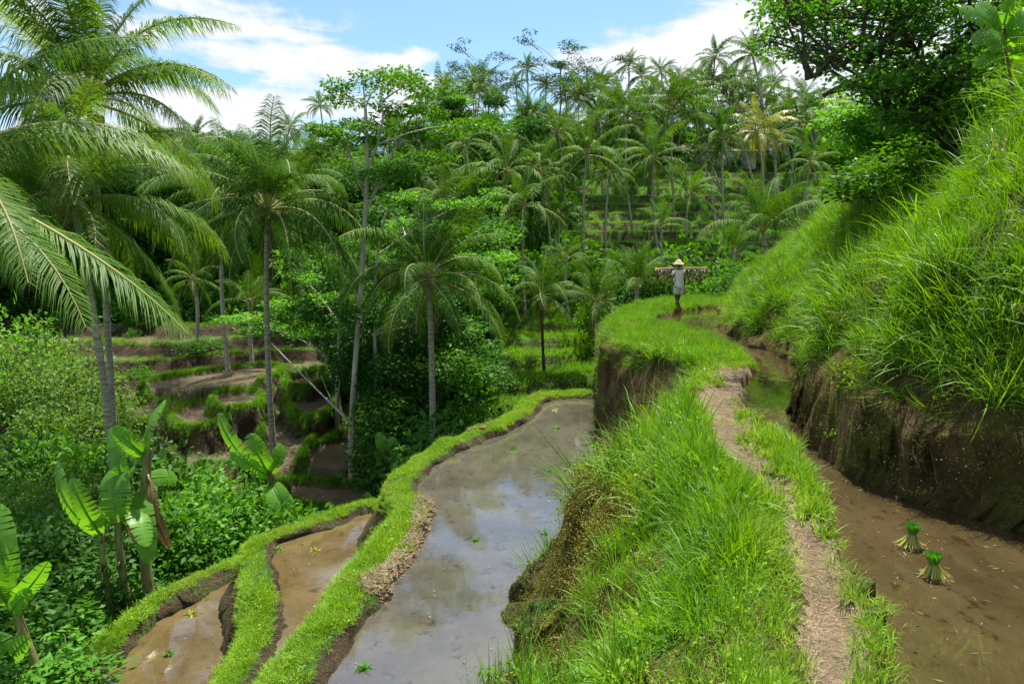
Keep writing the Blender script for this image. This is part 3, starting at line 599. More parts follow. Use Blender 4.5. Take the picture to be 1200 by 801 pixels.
x, y = region_points(2.3, 14, 3, 18, 45, lambda x, y: kedge(x, y) & (sK_at(x, y) > .2) & (sK_at(x, y) < .5)); place('grass', x, y, long_t, 7, .35, .6, 'green grass hanging over the cliff edge', .3, towards=.9)
# far terraces
far = lambda x, y: visible_cone(x, y, 3) & np.isin(lab_at(x, y), (0,)) & (g_at(x, y) > .5) & (fat(GM, x, y) < .3)
x, y = region_points(-30, -2, 17, 46, 70, lambda x, y: far(x, y) & (x/y < -.12)); place('grass', x, y, mid_t, 6, .6, 1.2, 'green rims and verges of the brown terraces on the left slope', .2)
x, y = region_points(-6, 34, 22, 46, 18, lambda x, y: far(x, y) & (x/y >= -.12)); place('grass', x, y, far_t, 5, .7, 1.2, 'green rice and grass on the lower valley terraces', .2)
x, y = region_points(-5, 50, 44, 88, 22, lambda x, y: far(x, y)); place('grass', x, y, far_t, 5, .45, .8, 'green rice and grass on the upper valley terraces', .2)
padg = lambda x, y: (lab_at(x, y) >= 20) & (g_at(x, y) > .6)
x, y = region_points(-30, 0, 20, 42, 260, padg); place('grass', x, y, mid_t, 6, .45, .9, 'mown grass rims round the brown paddies on the left slope', .2)

# ---------------------------------------------------------------- palms
ORD = ['first', 'second', 'third', 'fourth', 'fifth', 'sixth', 'seventh', 'eighth', 'ninth', 'tenth', 'eleventh', 'twelfth', 'thirteenth', 'fourteenth', 'fifteenth', 'sixteenth', 'seventeenth', 'eighteenth', 'nineteenth', 'twentieth']
for tens, w in ((20, 'twenty'), (30, 'thirty'), (40, 'forty'), (50, 'fifty')):
    for k in range(1, 10): ORD.append('%s-%s' % (w, ORD[k-1]))
    ORD.append({20: 'thirtieth', 30: 'fortieth', 40: 'fiftieth', 50: 'sixtieth'}[tens])
def frond_mesh(th0, droop, pairs, lw, mat, seed, hang=.6, L=1.0, twist=0.0, name='frond'):
    """unit frond along +X; v>1.5 marks the stalk"""
    r = np.random.default_rng(seed); mb = MB(); n = 14; s = np.linspace(0, 1, n); th = th0-droop*s**1.25
    dx = np.cos(th)/(n-1); dz = np.sin(th)/(n-1); pts = np.zeros((n, 3)); pts[1:, 0] = np.cumsum(dx[:-1]); pts[1:, 2] = np.cumsum(dz[:-1])
    pts[:, 1] = twist*s**2*.25+.015*np.sin(s*5+seed)
    mb.tube(pts, (.010 if pairs > 50 else .013)*(1-s*.85)+.0012, 4, False, a=2.0)
    m = pairs; ss = np.linspace(.13, .995, m)+r.normal(0, .004, m); ss = np.clip(ss, .1, .999)
    for side in (-1, 1):
        k = r.random(m) > .04; q = ss[k]; c = np.stack([np.interp(q, s, pts[:, i]) for i in range(3)], 1)
        tg = np.stack([np.interp(q, s, np.gradient(pts[:, i])) for i in range(3)], 1); tg /= np.linalg.norm(tg, axis=1)[:, None]
        ln = (.235 if pairs > 50 else .20)*np.clip(np.sin(np.pi*(.12+.83*q))**.6, .1, 1)*r.uniform(.82, 1.08, len(q))
        sd = np.array([0, side, 0.0]); up = np.cross(tg, np.tile([0, 1.0, 0], (len(q), 1))); up *= np.sign(up[:, 2:3]+1e-6)
        hg = hang*r.uniform(.6, 1.35, len(q)); d = sd*(.85)+tg*(.45+.4*q[:, None])+up*.22+np.array([0, 0, -1])*hg[:, None]*.35+r.normal(0, .07, (len(q), 3))
        d /= np.linalg.norm(d, axis=1)[:, None]; d2 = d*.8+np.array([0, 0, -1])*hg[:, None]*1.15; d2 /= np.linalg.norm(d2, axis=1)[:, None]
        w = lw*np.clip(ln/.2, .35, 1.1); p1 = c+d*ln[:, None]*.45; p2 = p1+d2*ln[:, None]*.55
        wd = tg*w[:, None]*.5
        V = np.stack([c-wd*.6, c+wd*.6, p1+wd, p1-wd, p2], 1).reshape(-1, 3); b = np.arange(len(q))[:, None]*5
        mb.add(V, b+np.array([3, 2, 4]), b+np.array([0, 1, 2, 3]), np.repeat(r.uniform(0, 1, len(q)), 5))
    me = mb.mesh(name); me.materials.append(mat); return me
ELEV = [82, 60, 38, 16, -8, -36]; DROOP = [34, 62, 84, 92, 76, 46]
FR = {}
def fronds(lod, mat):
    key = (lod, mat.name)
    if key not in FR:
        pairs, lw, ns = {0: (140, .0068, 4), 1: (66, .0115, 3), 2: (34, .028, 3)}[lod]
        FR[key] = [[frond_mesh(math.radians(e), math.radians(dr+12*(k-.5)), pairs, lw, mat, 100*i+k+lod*7, hang=.7+.15*i, twist=(-1)**k*.35) for k in range(ns)] for i, (e, dr) in enumerate(zip(ELEV, DROOP))]
    return FR[key]
DRYF = [frond_mesh(math.radians(-55), math.radians(38), 26, .022, M['palm_dry'], 900+k, hang=1.1) for k in range(2)]
nut = bmesh.new(); bmesh.ops.create_icosphere(nut, subdivisions=1, radius=.13); nutm = bpy.data.meshes.new('coconut'); nut.to_mesh(nutm); nut.free(); nutm.materials.append(M['coconut'])
def palm(label, crown, base, L, n, lod, mat=None, tr=.115, group='coconut palms of the valley', dry=0, nuts=0, az0=0.0, bark=None, elmin=0, elmax=5.2, seed=0, bend=.06):
    """crown, base: world points"""
    mat = mat or M['palm']; r = random.Random(seed*13+5); base = Vector(base); crown = Vector(crown)
    t = thing('coconut_palm', label, 'palm tree', base, 0, group)
    H = (crown-base); k = 12 if lod == 2 else 22; s = np.linspace(0, 1, k); off = np.array(H)[None, :]*s[:, None]
    sidev = Vector((math.cos(az0), math.sin(az0), 0))*H.length*bend; off = off+np.array(sidev)[None, :]*(np.sin(s*math.pi))[:, None]
    rad = tr*(1+.55*np.exp(-s*16))*(1-.32*s)*(1+.035*np.array([(-1)**i for i in range(k)])); off[0, 2] -= .4
    mb = MB(); mb.tube(off, rad, 6 if lod == 2 else 9); 
    obj('trunk', mb.mesh('trunk', True), M[bark or 'palm_trunk'], t)
    F = fronds(lod, mat)
    for i in range(n):
        f = (i+.5)/n; e = elmin+(elmax-elmin)*f**.85+r.uniform(-.35, .35); e = min(5, max(0, e)); a = az0+i*2.39996+r.uniform(-.25, .25)
        me = F[int(e)][r.randrange(len(F[0]))]; sc = L*r.uniform(.78, 1.1)*(.8 if e < 1 else 1)
        obj('frond', me, None, t, H+Vector((.08*math.cos(a), .08*math.sin(a), -.05*e)), (r.uniform(-.3, .3), r.uniform(-.16, .16), a), sc)
    for i in range(dry):
        a = r.uniform(0, 6.28); obj('frond', DRYF[i % 2], None, t, H+Vector((.1*math.cos(a), .1*math.sin(a), -.25)), (0, r.uniform(-.1, .3), a), L*r.uniform(.5, .75), label='dead brown frond hanging against the trunk')
    for i in range(nuts):
        a = r.uniform(0, 6.28); obj('coconut', nutm, None, t, H+Vector((.26*math.cos(a), .26*math.sin(a), -.3-r.uniform(0, .22))), (0, 0, a), (1, 1, 1.15))
    return t
def ground_at(px, Y):
    r = ray(px, 400); x = Y*r[0]/r[1]; return x, Y, float(zat(np.array([x]), np.array([Y]))[0])
def palm_px(label, cx, cy, bx, D, rpx, n, lod, **k):
    c = PY(cx, cy, D); b = ground_at(bx, D); L = rpx/800*D*(1.12 if lod < 2 else 1.26); return palm(label, c, b, L, n, lod, seed=int(cx*3+cy), az0=(cx*.37+cy*.11) % 6.28, **k)
palm_px('big leaning palm high at the left edge against the sky', 103, 108, 119, 15.5, 178, 26, 0, mat=M['palm_near'], tr=.085, nuts=3, elmax=4.4, bend=.01)
palm_px('big palm low behind the left fronds with brown coconuts', 84, 225, 119, 14.2, 176, 26, 0, mat=M['palm_near'], tr=.09, nuts=7, elmin=.6, dry=2)
palm_px('tall full palm with a clear grey trunk left of the slender trees', 313, 240, 315, 23.0, 134, 32, 0, tr=.11, nuts=8, dry=1, elmax=5.5, bend=.015)
palm_px('leaning palm with yellow coconuts in front of the dark gully', 502, 318, 498, 20.5, 108, 28, 0, nuts=9, dry=2, bend=.02)
palm_px('young dark stemmed palm standing at the far end of the big pond', 635, 342, 638, 35, 66, 20, 1, bark='bark_dark', tr=.085, dry=3, nuts=4, bend=.01)
palm_px('dark stemmed palm just left of the grassy knob', 700, 350, 700, 34, 64, 19, 1, bark='bark_dark', tr=.085, dry=2, nuts=3, bend=.01, elmax=4)
palm_px('low bushy palm left of the walking person', 746, 330, 749, 31, 60, 14, 1, elmax=2.6, tr=.14, bend=0)
palm_px('low feathery palm right of the walking person', 893, 268, 902, 30, 78, 16, 1, elmax=3.4, bend=0)
palm_px('palm with drooping skirt standing on the terraces above the person', 808, 226, 806, 54, 38, 18, 2, dry=2)
palm_px('full yellowish palm left of the terraces', 766, 183, 772, 56, 46, 22, 2, mat=M['palm'], dry=2)
palm_px('palm on a long pale trunk at the left edge of the terraces', 688, 178, 687, 50, 48, 20, 2)
palm_px('broad palm with pale fronds above the dark trees in the middle', 613, 238, 616, 45, 54, 20, 2, dry=1)
palm_px('palm half hidden in trees left of the broad pale palm', 566, 222, 570, 52, 42, 18, 2)
palm_px('full green palm high over the left end of the terraces', 735, 133, 739, 62, 44, 22, 2)
palm_px('large full palm in the middle of the hill crest', 789, 124, 787, 64, 46, 24, 2, dry=1)
palm_px('wide palm right of the roofed house', 847, 158, 845, 60, 44, 22, 2, dry=1)
palm_px('twin stemmed palm beside the wide palm', 838, 172, 836, 61, 34, 14, 2)
palm_px('tallest palm, slim trunk against the white cloud', 881, 62, 883, 72, 33, 24, 2, tr=.16)
palm_px('second tallest palm, left of the tallest one', 838, 66, 841, 80, 24, 20, 2)
palm_px('yellow green palm under the tallest palm', 886, 152, 884, 63, 40, 20, 2, mat=M['palm_yellow'])
palm_px('small leaning palm at the right end of the terraces', 950, 188, 934, 55, 36, 18, 2, dry=1)
palm_px('palm behind the right end of the terraces by the overhanging branch', 921, 130, 923, 74, 28, 18, 2)
palm_px('yellow palm by the thatched roof', 985, 118, 984, 78, 22, 14, 2, mat=M['palm_yellow'])
palm_px('small dark palm in the left woods with a dead brown skirt', 226, 322, 227, 36, 36, 12, 1, dry=5, tr=.11)
palm_px('palm crown showing behind the tall full palm', 352, 205, 356, 42, 66, 18, 1)
palm_px('palm with grey hanging fronds left of the tall full palm', 262, 225, 266, 33, 92, 18, 1, dry=1)
palm_px('low palm in the hollow behind the tall grey trunk', 292, 350, 294, 36, 46, 14, 1, elmax=4)
palm_px('small palm crown between the slender trees', 452, 300, 455, 44, 42, 14, 1)
palm_px('palm over the dark gully right of the slender trees', 520, 232, 524, 47, 52, 16, 1)
palm_px('palm among the broad trees high in the middle', 655, 165, 657, 70, 38, 18, 2)
palm_px('palm below the umbrella tree', 618, 165, 620, 72, 34, 16, 2)
palm_px('palm low between the gully and the pond end', 575, 345, 577, 42, 40, 14, 1, elmax=4)
palm_px('small palm on the lower terraces between the two dark stemmed palms', 665, 300, 668, 44, 34, 12, 1, elmax=4)
palm_px('palm leaning over the lower hedge above the walking person', 775, 262, 778, 48, 32, 12, 2, elmax=3.6)
palm_px('squat palm in the shrubs right of the walking person', 860, 292, 862, 36, 44, 12, 1, elmax=2.6, bend=0)
ridge = [(228, 158, 66, 26), (375, 122, 84, 20), (494, 124, 84, 19), (530, 112, 86, 19), (556, 100, 84, 23), (582, 116, 82, 20), (604, 96, 88, 18), (618, 80, 90, 17), (640, 100, 84, 18), (662, 110, 80, 22), (704, 92, 86, 19), (737, 75, 88, 18), (751, 88, 86, 18), (774, 82, 90, 18), (797, 92, 86, 17), (820, 96, 82, 19), (862, 92, 84, 22), (906, 98, 84, 18), (952, 128, 84, 18), (340, 148, 80, 24), (455, 150, 78, 22)]
ridge.sort()
for i, (cx, cy, D, rp) in enumerate(ridge):
    palm_px('%s from the left of the small palms along the ridge skyline' % ORD[i], cx, cy, cx+(i*37 % 25)-12, D, rp, 21, 2, group='palms along the ridge skyline', mat=M['palm'])
midp = [(280, 190, 58, 36), (160, 250, 50, 46), (400, 240, 56, 34), (470, 205, 62, 30), (548, 168, 66, 28), (590, 190, 60, 32), (640, 205, 58, 32), (700, 140, 70, 30), (715, 200, 52, 30), (815, 130, 68, 30), (868, 125, 72, 26), (655, 250, 50, 34), (910, 160, 66, 28), (760, 112, 76, 26), (690, 112, 78, 25), (430, 215, 70, 28), (545, 262, 50, 34)]
midp.sort()
for i, (cx, cy, D, rp) in enumerate(midp):
    palm_px('%s from the left of the palms rising out of the hillside woods' % ORD[i], cx, cy, cx+(i*29 % 37)-18, D, rp, 20, 2, group='palms in the hillside woods', tr=.11)
slim = []
random.seed(77)
for i in range(44):
    qx = -.34+.80*(i+random.random()*.9)/44; D = random.choice([70, 77, 79, 82]) if qx > 0.08 else random.uniform(46, 76); gz = ground_at(600+qx*800, D)[2]; hh = random.uniform(5.5, 9.5)
    slim.append((600+qx*800, 300-(gz+hh-1.7)/D*800, D, 3.1/D*800*random.uniform(.8, 1.1)))
slim.sort()
for i, (cx, cy, D, rp) in enumerate(slim):
    palm_px('%s from the left of the slim palms crowding the hillside' % ORD[i], cx, cy, cx+(i*31 % 41)-20, D, rp, 18, 2, group='slim palms crowding the hillside', tr=.10, dry=i % 3 == 0)
# palm whose trunk stands left of the picture: fronds reach in over the slope
def leaning_frond(t, H, L, a, th0, dr, seed, tilt=0):
    me = frond_mesh(math.radians(th0), math.radians(dr), 150, .0068, M['palm_near'], seed, hang=.95); obj('frond', me, None, t, H, (tilt, 0, a), L)
c = Vector(PY(-80, 205, 9.5)); b = Vector(ground_at(-90, 9.5)); t = thing('coconut_palm', 'nearest palm at the far left whose long pale fronds arch across the slope', 'palm tree', b, 0, 'coconut palms of the valley')
mb = MB(); s = np.linspace(0, 1, 20); mb.tube(np.array(c-b)[None]*s[:, None], .15*(1-.3*s), 9); obj('trunk', mb.mesh('trunk', True), M['palm_trunk'], t)
for k, (a, th0, dr, L) in enumerate([(-.06, -20, 30, 4.1), (-.42, -14, 50, 3.6), (.55, 34, 74, 3.5), (-.62, 4, 70, 3.6), (1.2, 40, 70, 4.2), (2.2, 30, 70, 4.2), (3.1, 40, 70, 4.2), (4.0, 20, 70, 4.2), (-1.2, 20, 60, 3.6), (5.4, 60, 60, 3.5), (.75, 66, 66, 3.9)]):
    leaning_frond(t, c-b, L, a, th0, dr, 700+k)
c = Vector(PY(-60, -70, 12)); b = Vector(ground_at(-110, 12)); t = thing('coconut_palm', 'palm above the left corner with only hanging frond tips in view', 'palm tree', b, 0, 'coconut palms of the valley')
mb = MB(); mb.tube(np.array(c-b)[None]*s[:, None], .15*(1-.3*s), 9); obj('trunk', mb.mesh('trunk', True), M['palm_trunk'], t)
for k, (a, th0, dr, L) in enumerate([(.1, 30, 80, 4.4), (-.35, 30, 95, 4.0), (-.9, 20, 75, 4.2), (1.6, 30, 70, 4.2), (2.8, 30, 70, 4.2), (4.0, 30, 70, 4.2)]):
    leaning_frond(t, c-b, L, a, th0, dr, 740+k)

# ---------------------------------------------------------------- broadleaf trees
def skeleton(seed, H, R, bare=.35, n=9, flat=False, tr=.14):
    r = random.Random(seed); mb = MB(); tips = []
    s = np.linspace(0, 1, 9); wob = np.array([[r.uniform(-.05, .05)*H*k/9, r.uniform(-.05, .05)*H*k/9, 0] for k in range(9)]); tp = np.stack([0*s, 0*s, s*H*.88], 1)+wob*.7; tp[0, 2] = -.5
    mb.tube(tp, tr*(1-.8*s)+.02, 7)
    for i in range(n):
        f = bare+(1-bare)*(i+r.random())/n; p0 = np.array([np.interp(f, s, tp[:, j]) for j in range(3)]); a = i*2.4+r.uniform(-.4, .4)
        prof = math.sin(math.pi*min(1, .25+.75*(1-f)/(1-bare)+.05))**.6 if not flat else .6+.6*f
        Lb = R*prof*r.uniform(.7, 1.05); up = (.15 if flat else .55)*Lb
        p3 = p0+np.array([math.cos(a)*Lb, math.sin(a)*Lb, up+.1*H*(1 if flat else .3)]); mid = (p0+p3)/2+np.array([0, 0, .12*Lb]); q = chaikin(np.array([p0, mid, p3]), 1, False)
        mb.tube(q, np.linspace(tr*.42*(1-f*.5), .02, len(q)), 5, False); tips.append(p3)
        for j in range(3):
            a2 = a+r.uniform(-1.1, 1.1); st = p0+(p3-p0)*r.uniform(.45, .85); e = st+np.array([math.cos(a2), math.sin(a2), r.uniform(.1, .6)])*Lb*.42
            mb.tube([st, (st+e)/2+np.array([0, 0, .05]), e], [.03, .02, .012], 4, False); tips.append(e)
    tips.append(tp[-1]); return mb, np.array(tips)
def crown_mesh(tips, nl, cr, leaf, mat, flatf=.55, up=.9, lw=.45, drop=0.1, name='crown'):
    n = len(tips)*nl; c = np.repeat(tips, nl, 0); off = rdirs(n)*(rng.uniform(.15, 1, n)**.5)[:, None]*cr; off[:, 2] *= flatf; c = c+off
    d = off/cr+rdirs(n)*.8; d[:, 2] = d[:, 2]*.5-drop; nn = rdirs(n, up*1.6); mb = MB(); cl = np.repeat(rng.uniform(0, 1, len(tips)), nl)
    mb.leaves(c, d, nn, leaf*rng.uniform(.6, 1.25, n), leaf*lw*rng.uniform(.8, 1.2, n), np.clip(cl*.6+rng.uniform(0, .4, n), 0, 1)); me = mb.mesh(name); me.materials.append(mat); return me
TV = {}
def variant(key, seed, H, R, mat, bark, nl, cr, leaf, bare=.3, n=11, flat=False, flatf=.6, lw=.5, tr=.15):
    mb, tips = skeleton(seed, H, R, bare, n, flat, tr); tm = mb.mesh('trunk', True); tm.materials.append(bark)
    TV.setdefault(key, []).append((tm, crown_mesh(tips, nl, cr, leaf, mat, flatf, lw=lw), H))
for k in range(4): variant('dark', 10+k, 9, 3.0, M['leaf_dark'], M['bark'], 170, 1.25, .34, .22, 12)
for k in range(3): variant('mid', 20+k, 9, 2.8, M['leaf_mid'], M['bark'], 160, 1.15, .32, .25, 12)
for k in range(2): variant('bright', 30+k, 9, 2.6, M['leaf_bright'], M['bark_pale'], 120, .95, .30, .3, 11, flatf=.35)
for k in range(3): variant('umbrella', 40+k, 9, 3.4, M['leaf_blue'], M['bark'], 60, .75, .22, .55, 11, True, .22, tr=.11)
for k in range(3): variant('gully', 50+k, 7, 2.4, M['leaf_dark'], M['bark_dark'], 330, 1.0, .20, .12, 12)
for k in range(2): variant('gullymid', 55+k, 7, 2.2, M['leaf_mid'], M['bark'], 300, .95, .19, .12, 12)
LOOK = dict(dark='dense dark green', mid='mid green bushy', bright='bright green layered', umbrella='wispy blue green umbrella shaped', gully='dense dark leafy', gullymid='mid green leafy')
def tree(key, x, y, H, label, group, name='broadleaf_tree', cat='tree', wid=1.0):
    v = TV[key][random.randrange(len(TV[key]))]; z = float(zat(np.array([x]), np.array([y]))[0]); s = H/v[2]
    t = thing(name, label, cat, (x, y, z), random.uniform(0, 6.28), group); t.scale = (s*wid, s*wid, s)
    obj('trunk', v[0], None, t); obj('crown', v[1], None, t); return t
def row(n, q0, q1, d0, d1, h0, h1, keys, group, phrase, skip=None, wid=1.0, wide=None):
    items = []
    for i in range(n):
        q = q0+(q1-q0)*(i+random.uniform(.15, .85))/n; d = random.uniform(d0, d1); px = 600+q*800
        if skip and skip(px, d): continue
        items.append((q, d, random.choice(keys), random.uniform(h0, h1)))
    for i, (q, d, k, h) in enumerate(sorted(items)):
        tree(k, q*d, d, h, '%s tree, %s from the left %s' % (LOOK[k], ORD[i], phrase), group, wid=wid)
random.seed(11)
row(30, -.78, .55, 90, 96, 3.0, 4.8, ['dark', 'mid', 'dark', 'umbrella'], 'trees along the ridge', 'along the ridge', wid=1.25)
row(17, -.80, .50, 78, 87, 4.0, 6.0, ['dark', 'mid', 'mid', 'bright'], 'trees below the ridge', 'just below the ridge', wid=1.25)
row(15, -.80, .02, 64, 74, 6, 8.0, ['dark', 'mid', 'dark', 'bright'], 'trees halfway up the hill', 'halfway up the hill', wid=1.2)
row(13, -.82, .0, 52, 62, 6.5, 9, ['dark', 'mid', 'dark'], 'trees at the foot of the hill', 'at the foot of the hill', wid=1.2)
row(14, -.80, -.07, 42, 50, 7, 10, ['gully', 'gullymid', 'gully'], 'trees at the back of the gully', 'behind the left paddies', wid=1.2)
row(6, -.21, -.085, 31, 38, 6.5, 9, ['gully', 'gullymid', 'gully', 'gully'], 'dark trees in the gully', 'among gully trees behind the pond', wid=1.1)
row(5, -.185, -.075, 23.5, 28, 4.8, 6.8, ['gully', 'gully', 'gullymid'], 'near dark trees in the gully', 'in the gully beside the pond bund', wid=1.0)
row(9, .10, .52, 49, 52, 2.2, 3.4, ['gullymid', 'mid'], 'low trees at the foot of the upper terraces', 'in the row below the terraces')
for i, (px, py, D, H) in enumerate([(572, 72, 86, 6.5), (657, 62, 84, 9.5), (690, 68, 86, 9), (558, 84, 88, 7)]):
    c = PY(px, py, D); g = ground_at(px, D); k = 'umbrella'; tree(k, c[0], D, c[2]-g[2], ['wispy umbrella tree whose twin crowns touch the blue sky', 'widest umbrella shaped tree on the ridge', 'flat topped umbrella tree right of the widest one', 'slim umbrella tree at the left end of its kind'][i], 'umbrella shaped trees on the ridge')

# the slender bright trees in the middle: measured stems and leaf layers
def custom_tree(label, stems, clumps, leaf, mat, bark, nl, group=None, cat='tree', lwd=.42, name='slender_tree', flatf=.3):
    b = Vector(stems[0][0][0]); t = thing(name, label, cat, b, 0, group); mb = MB()
    pts0 = chaikin(np.array(stems[0][0])-np.array(b), 2, False); mb.tube(pts0, np.linspace(stems[0][1], stems[0][2], len(pts0)), 8); obj('trunk', mb.mesh('trunk', True), bark, t)
    allp = [pts0]
    for st in stems[1:]:
        mb = MB(); p = chaikin(np.array(st[0])-np.array(b), 2, False); mb.tube(p, np.linspace(st[1], st[2], len(p)), 6); obj('limb', mb.mesh('limb', True), bark, t); allp.append(p)
    ap = np.vstack(allp); tips = []
    for (c, rad) in clumps:
        c = np.array(c)-np.array(b); cost = np.linalg.norm(ap-c, axis=1)+np.maximum(0, ap[:, 2]-c[2]+.4)*3; j = np.argmin(cost); st = ap[j]; mb = MB()
        mid = (st+c)/2+np.array([0, 0, .06*np.linalg.norm(c-st)]); q = chaikin(np.array([st, mid, c]), 1, False); mb.tube(q, np.linspace(.035, .012, len(q)), 5, False)
        for k in range(4):
            e = c+np.array([math.cos(k*1.6+c[0]), math.sin(k*1.6+c[0]), .1])*rad*.8; mb.tube([q[-2], e], [.014, .006], 3, False)
        obj('branch', mb.mesh('branch', True), bark, t)
        for k in range(5): tips.append(c+np.array([random.gauss(0, .5), random.gauss(0, .5), random.gauss(0, .16)])*rad)
    obj('crown', crown_mesh(np.array(tips), nl, np.mean([r for _, r in clumps])*.75, leaf, mat, flatf, lw=lwd), None, t); return t
D0 = 22.5
g = ground_at(407, D0)
stem = [g, PY(412, 480, D0), PY(424, 330, D0), PY(431, 190, D0), PY(428, 125, D0)]
limb = lambda a, D=D0, r0=.05: ([PY(x, y, D+dd) for (x, y, dd) in a], r0, .02)
cl = [(425, 100), (402, 118), (446, 96), (482, 102), (502, 108), (498, 132), (456, 130), (428, 146), (386, 152), (412, 168), (450, 168), (484, 158), (522, 158), (544, 150), (500, 186), (404, 190), (440, 208), (470, 206)]
random.seed(5)
custom_tree('tall slender tree with a pale trunk and bright leaf layers against the sky', [(stem, .12, .045), limb([(428, 250, 0), (460, 180, .6), (495, 112, 1)]), limb([(428, 230, 0), (405, 170, -.4), (390, 150, -.8)], r0=.04), limb([(431, 200, 0), (450, 150, -.6), (446, 100, -.8)], r0=.04)],
            [(PY(x, y-4, D0+random.uniform(-1, 1.2)), random.uniform(.5, .85)) for x, y in cl], .17, M['leaf_mid'], M['bark_pale'], 90)
g2 = ground_at(443, 23.5)
cl2 = [(560, 235), (528, 240), (492, 232), (545, 300), (574, 302), (482, 312), (458, 348), (500, 352), (540, 378), (574, 340), (438, 372), (470, 262), (520, 270), (586, 318), (520, 325)]
custom_tree('thin pale tree with bright green tiers over the dark gully', [([g2, PY(441, 470, 23.5), PY(439, 380, 23.5), PY(441, 300, 23.5), PY(452, 250, 23.5)], .085, .03), limb([(440, 392, 0), (480, 345, .5), (520, 305, 1)], 23.5), limb([(441, 300, 0), (495, 262, .5), (545, 238, .8)], 23.5)],
            [(PY(x, y, 24+random.uniform(-1, 1.2)), random.uniform(.45, .75)) for x, y in cl2], .15, M['leaf_bright'], M['bark_pale'], 80)
g3 = ground_at(392, 27)
cl3 = [(400, 302), (350, 322), (330, 356), (310, 386), (362, 392), (396, 346), (345, 300), (290, 372), (420, 385)]
custom_tree('low spreading bright tree behind the tall grey palm trunk', [([g3, PY(395, 440, 27), PY(398, 380, 27), PY(402, 320, 27)], .10, .04), limb([(397, 430, 0), (360, 400, .4), (320, 385, .6)], 27), limb([(398, 380, 0), (370, 340, .4), (350, 325, .6)], 27)],
            [(PY(x, y, 27+random.uniform(-1, 1.2)), random.uniform(.6, .9)) for x, y in cl3], .17, M['leaf_bright'], M['bark_pale'], 85)
for i, (x0, y0, x1, y1, D, lab) in enumerate([(437, 498, 418, 330, 26, 'thin leaning trunk crossing behind the slender trees'), (470, 450, 458, 310, 29, 'thin straight pale trunk right of the slender trees'), (420, 420, 414, 300, 25.5, 'thinnest pale trunk against the dark leaves'), (503, 470, 505, 400, 27, 'short dark trunk under the leaning palm')]):
    gg_ = ground_at(x0, D); custom_tree(lab, [([gg_, PY((x0+x1)/2, (y0+y1)/2, D), PY(x1, y1, D)], .06, .03)], [(PY(x1+random.uniform(-15, 15), y1+random.uniform(-15, 12), D+random.uniform(-.6, .6)), .5) for _ in range(4)], .15, M['leaf_mid'], M['bark_pale'], 60, group='thin trunks around the slender trees')

# overhanging tree on the right hilltop
DR = 11.5
gr = ground_at(1112, DR)
st = [gr, PY(1112, 150, DR), PY(1095, 112, DR-.2), PY(1075, 60, DR-.5), PY(1030, 5, DR-.8), PY(1005, -30, DR-1)]
limbs = [([PY(1105, 130, DR), PY(1060, 122, DR-.3), PY(1035, 102, DR-.5), PY(990, 105, DR-.8), PY(965, 112, DR-.9)], .04, .008),
         ([PY(1075, 62, DR-.5), PY(1020, 62, DR-.9), PY(985, 78, DR-1.1), PY(946, 94, DR-1.2)], .03, .006),
         ([PY(1108, 118, DR), PY(1120, 60, DR), PY(1130, -10, DR)], .05, .02), ([PY(1050, 26, DR-.7), PY(990, 18, DR-1), PY(930, 30, DR-1.2)], .03, .008),
         ([PY(1085, 85, DR-.3), PY(1130, 40, DR-.6), PY(1185, 0, DR-.6)], .06, .02), ([PY(1112, 148, DR), PY(1080, 135, DR-.2), PY(1040, 150, DR-.3)], .04, .01)]
random.seed(9); cr = []
for (x0, x1, y0, y1, n) in [(905, 965, -10, 35, 16), (900, 950, 30, 62, 5), (960, 1030, -30, 52, 24), (1030, 1110, -30, 100, 34), (1000, 1060, 55, 115, 9), (1100, 1210, -40, 15, 24), (1110, 1150, 20, 100, 10), (985, 1030, 90, 120, 3), (950, 1000, 50, 75, 4), (1030, 1145, 70, 160, 34)]:
    for _ in range(n): cr.append((PY(random.uniform(x0, x1), random.uniform(y0, y1), DR+random.uniform(-1.6, .8)), random.uniform(.22, .42)))
custom_tree('dark leafy tree leaning out over the hilltop at the upper right', [(st, .085, .025)]+limbs, cr, .105, M['leaf_over'], M['bark_dark'], 19, name='broadleaf_tree', flatf=.7, lwd=.5)
random.seed(13)
cr = [(PY(random.uniform(985, 1075), random.uniform(120, 185), 15+random.uniform(-1, 1)), random.uniform(.3, .5)) for _ in range(26)]
custom_tree('bright green shrub on the skyline under the overhanging tree', [([ground_at(1035, 15), PY(1033, 185, 15), PY(1030, 150, 15)], .06, .02)], cr, .13, M['leaf_bright'], M['bark'], 42, cat='shrub', name='shrub', flatf=.6)
cr = [(PY(random.uniform(1060, 1120), random.uniform(110, 160), 13.5+random.uniform(-1, 1)), random.uniform(.3, .5)) for _ in range(14)]
custom_tree('dark shrub at the foot of the overhanging tree', [([ground_at(1090, 13.5), PY(1090, 150, 13.5), PY(1088, 130, 13.5)], .06, .02)], cr, .13, M['leaf_mid'], M['bark'], 42, cat='shrub', name='shrub', flatf=.7)

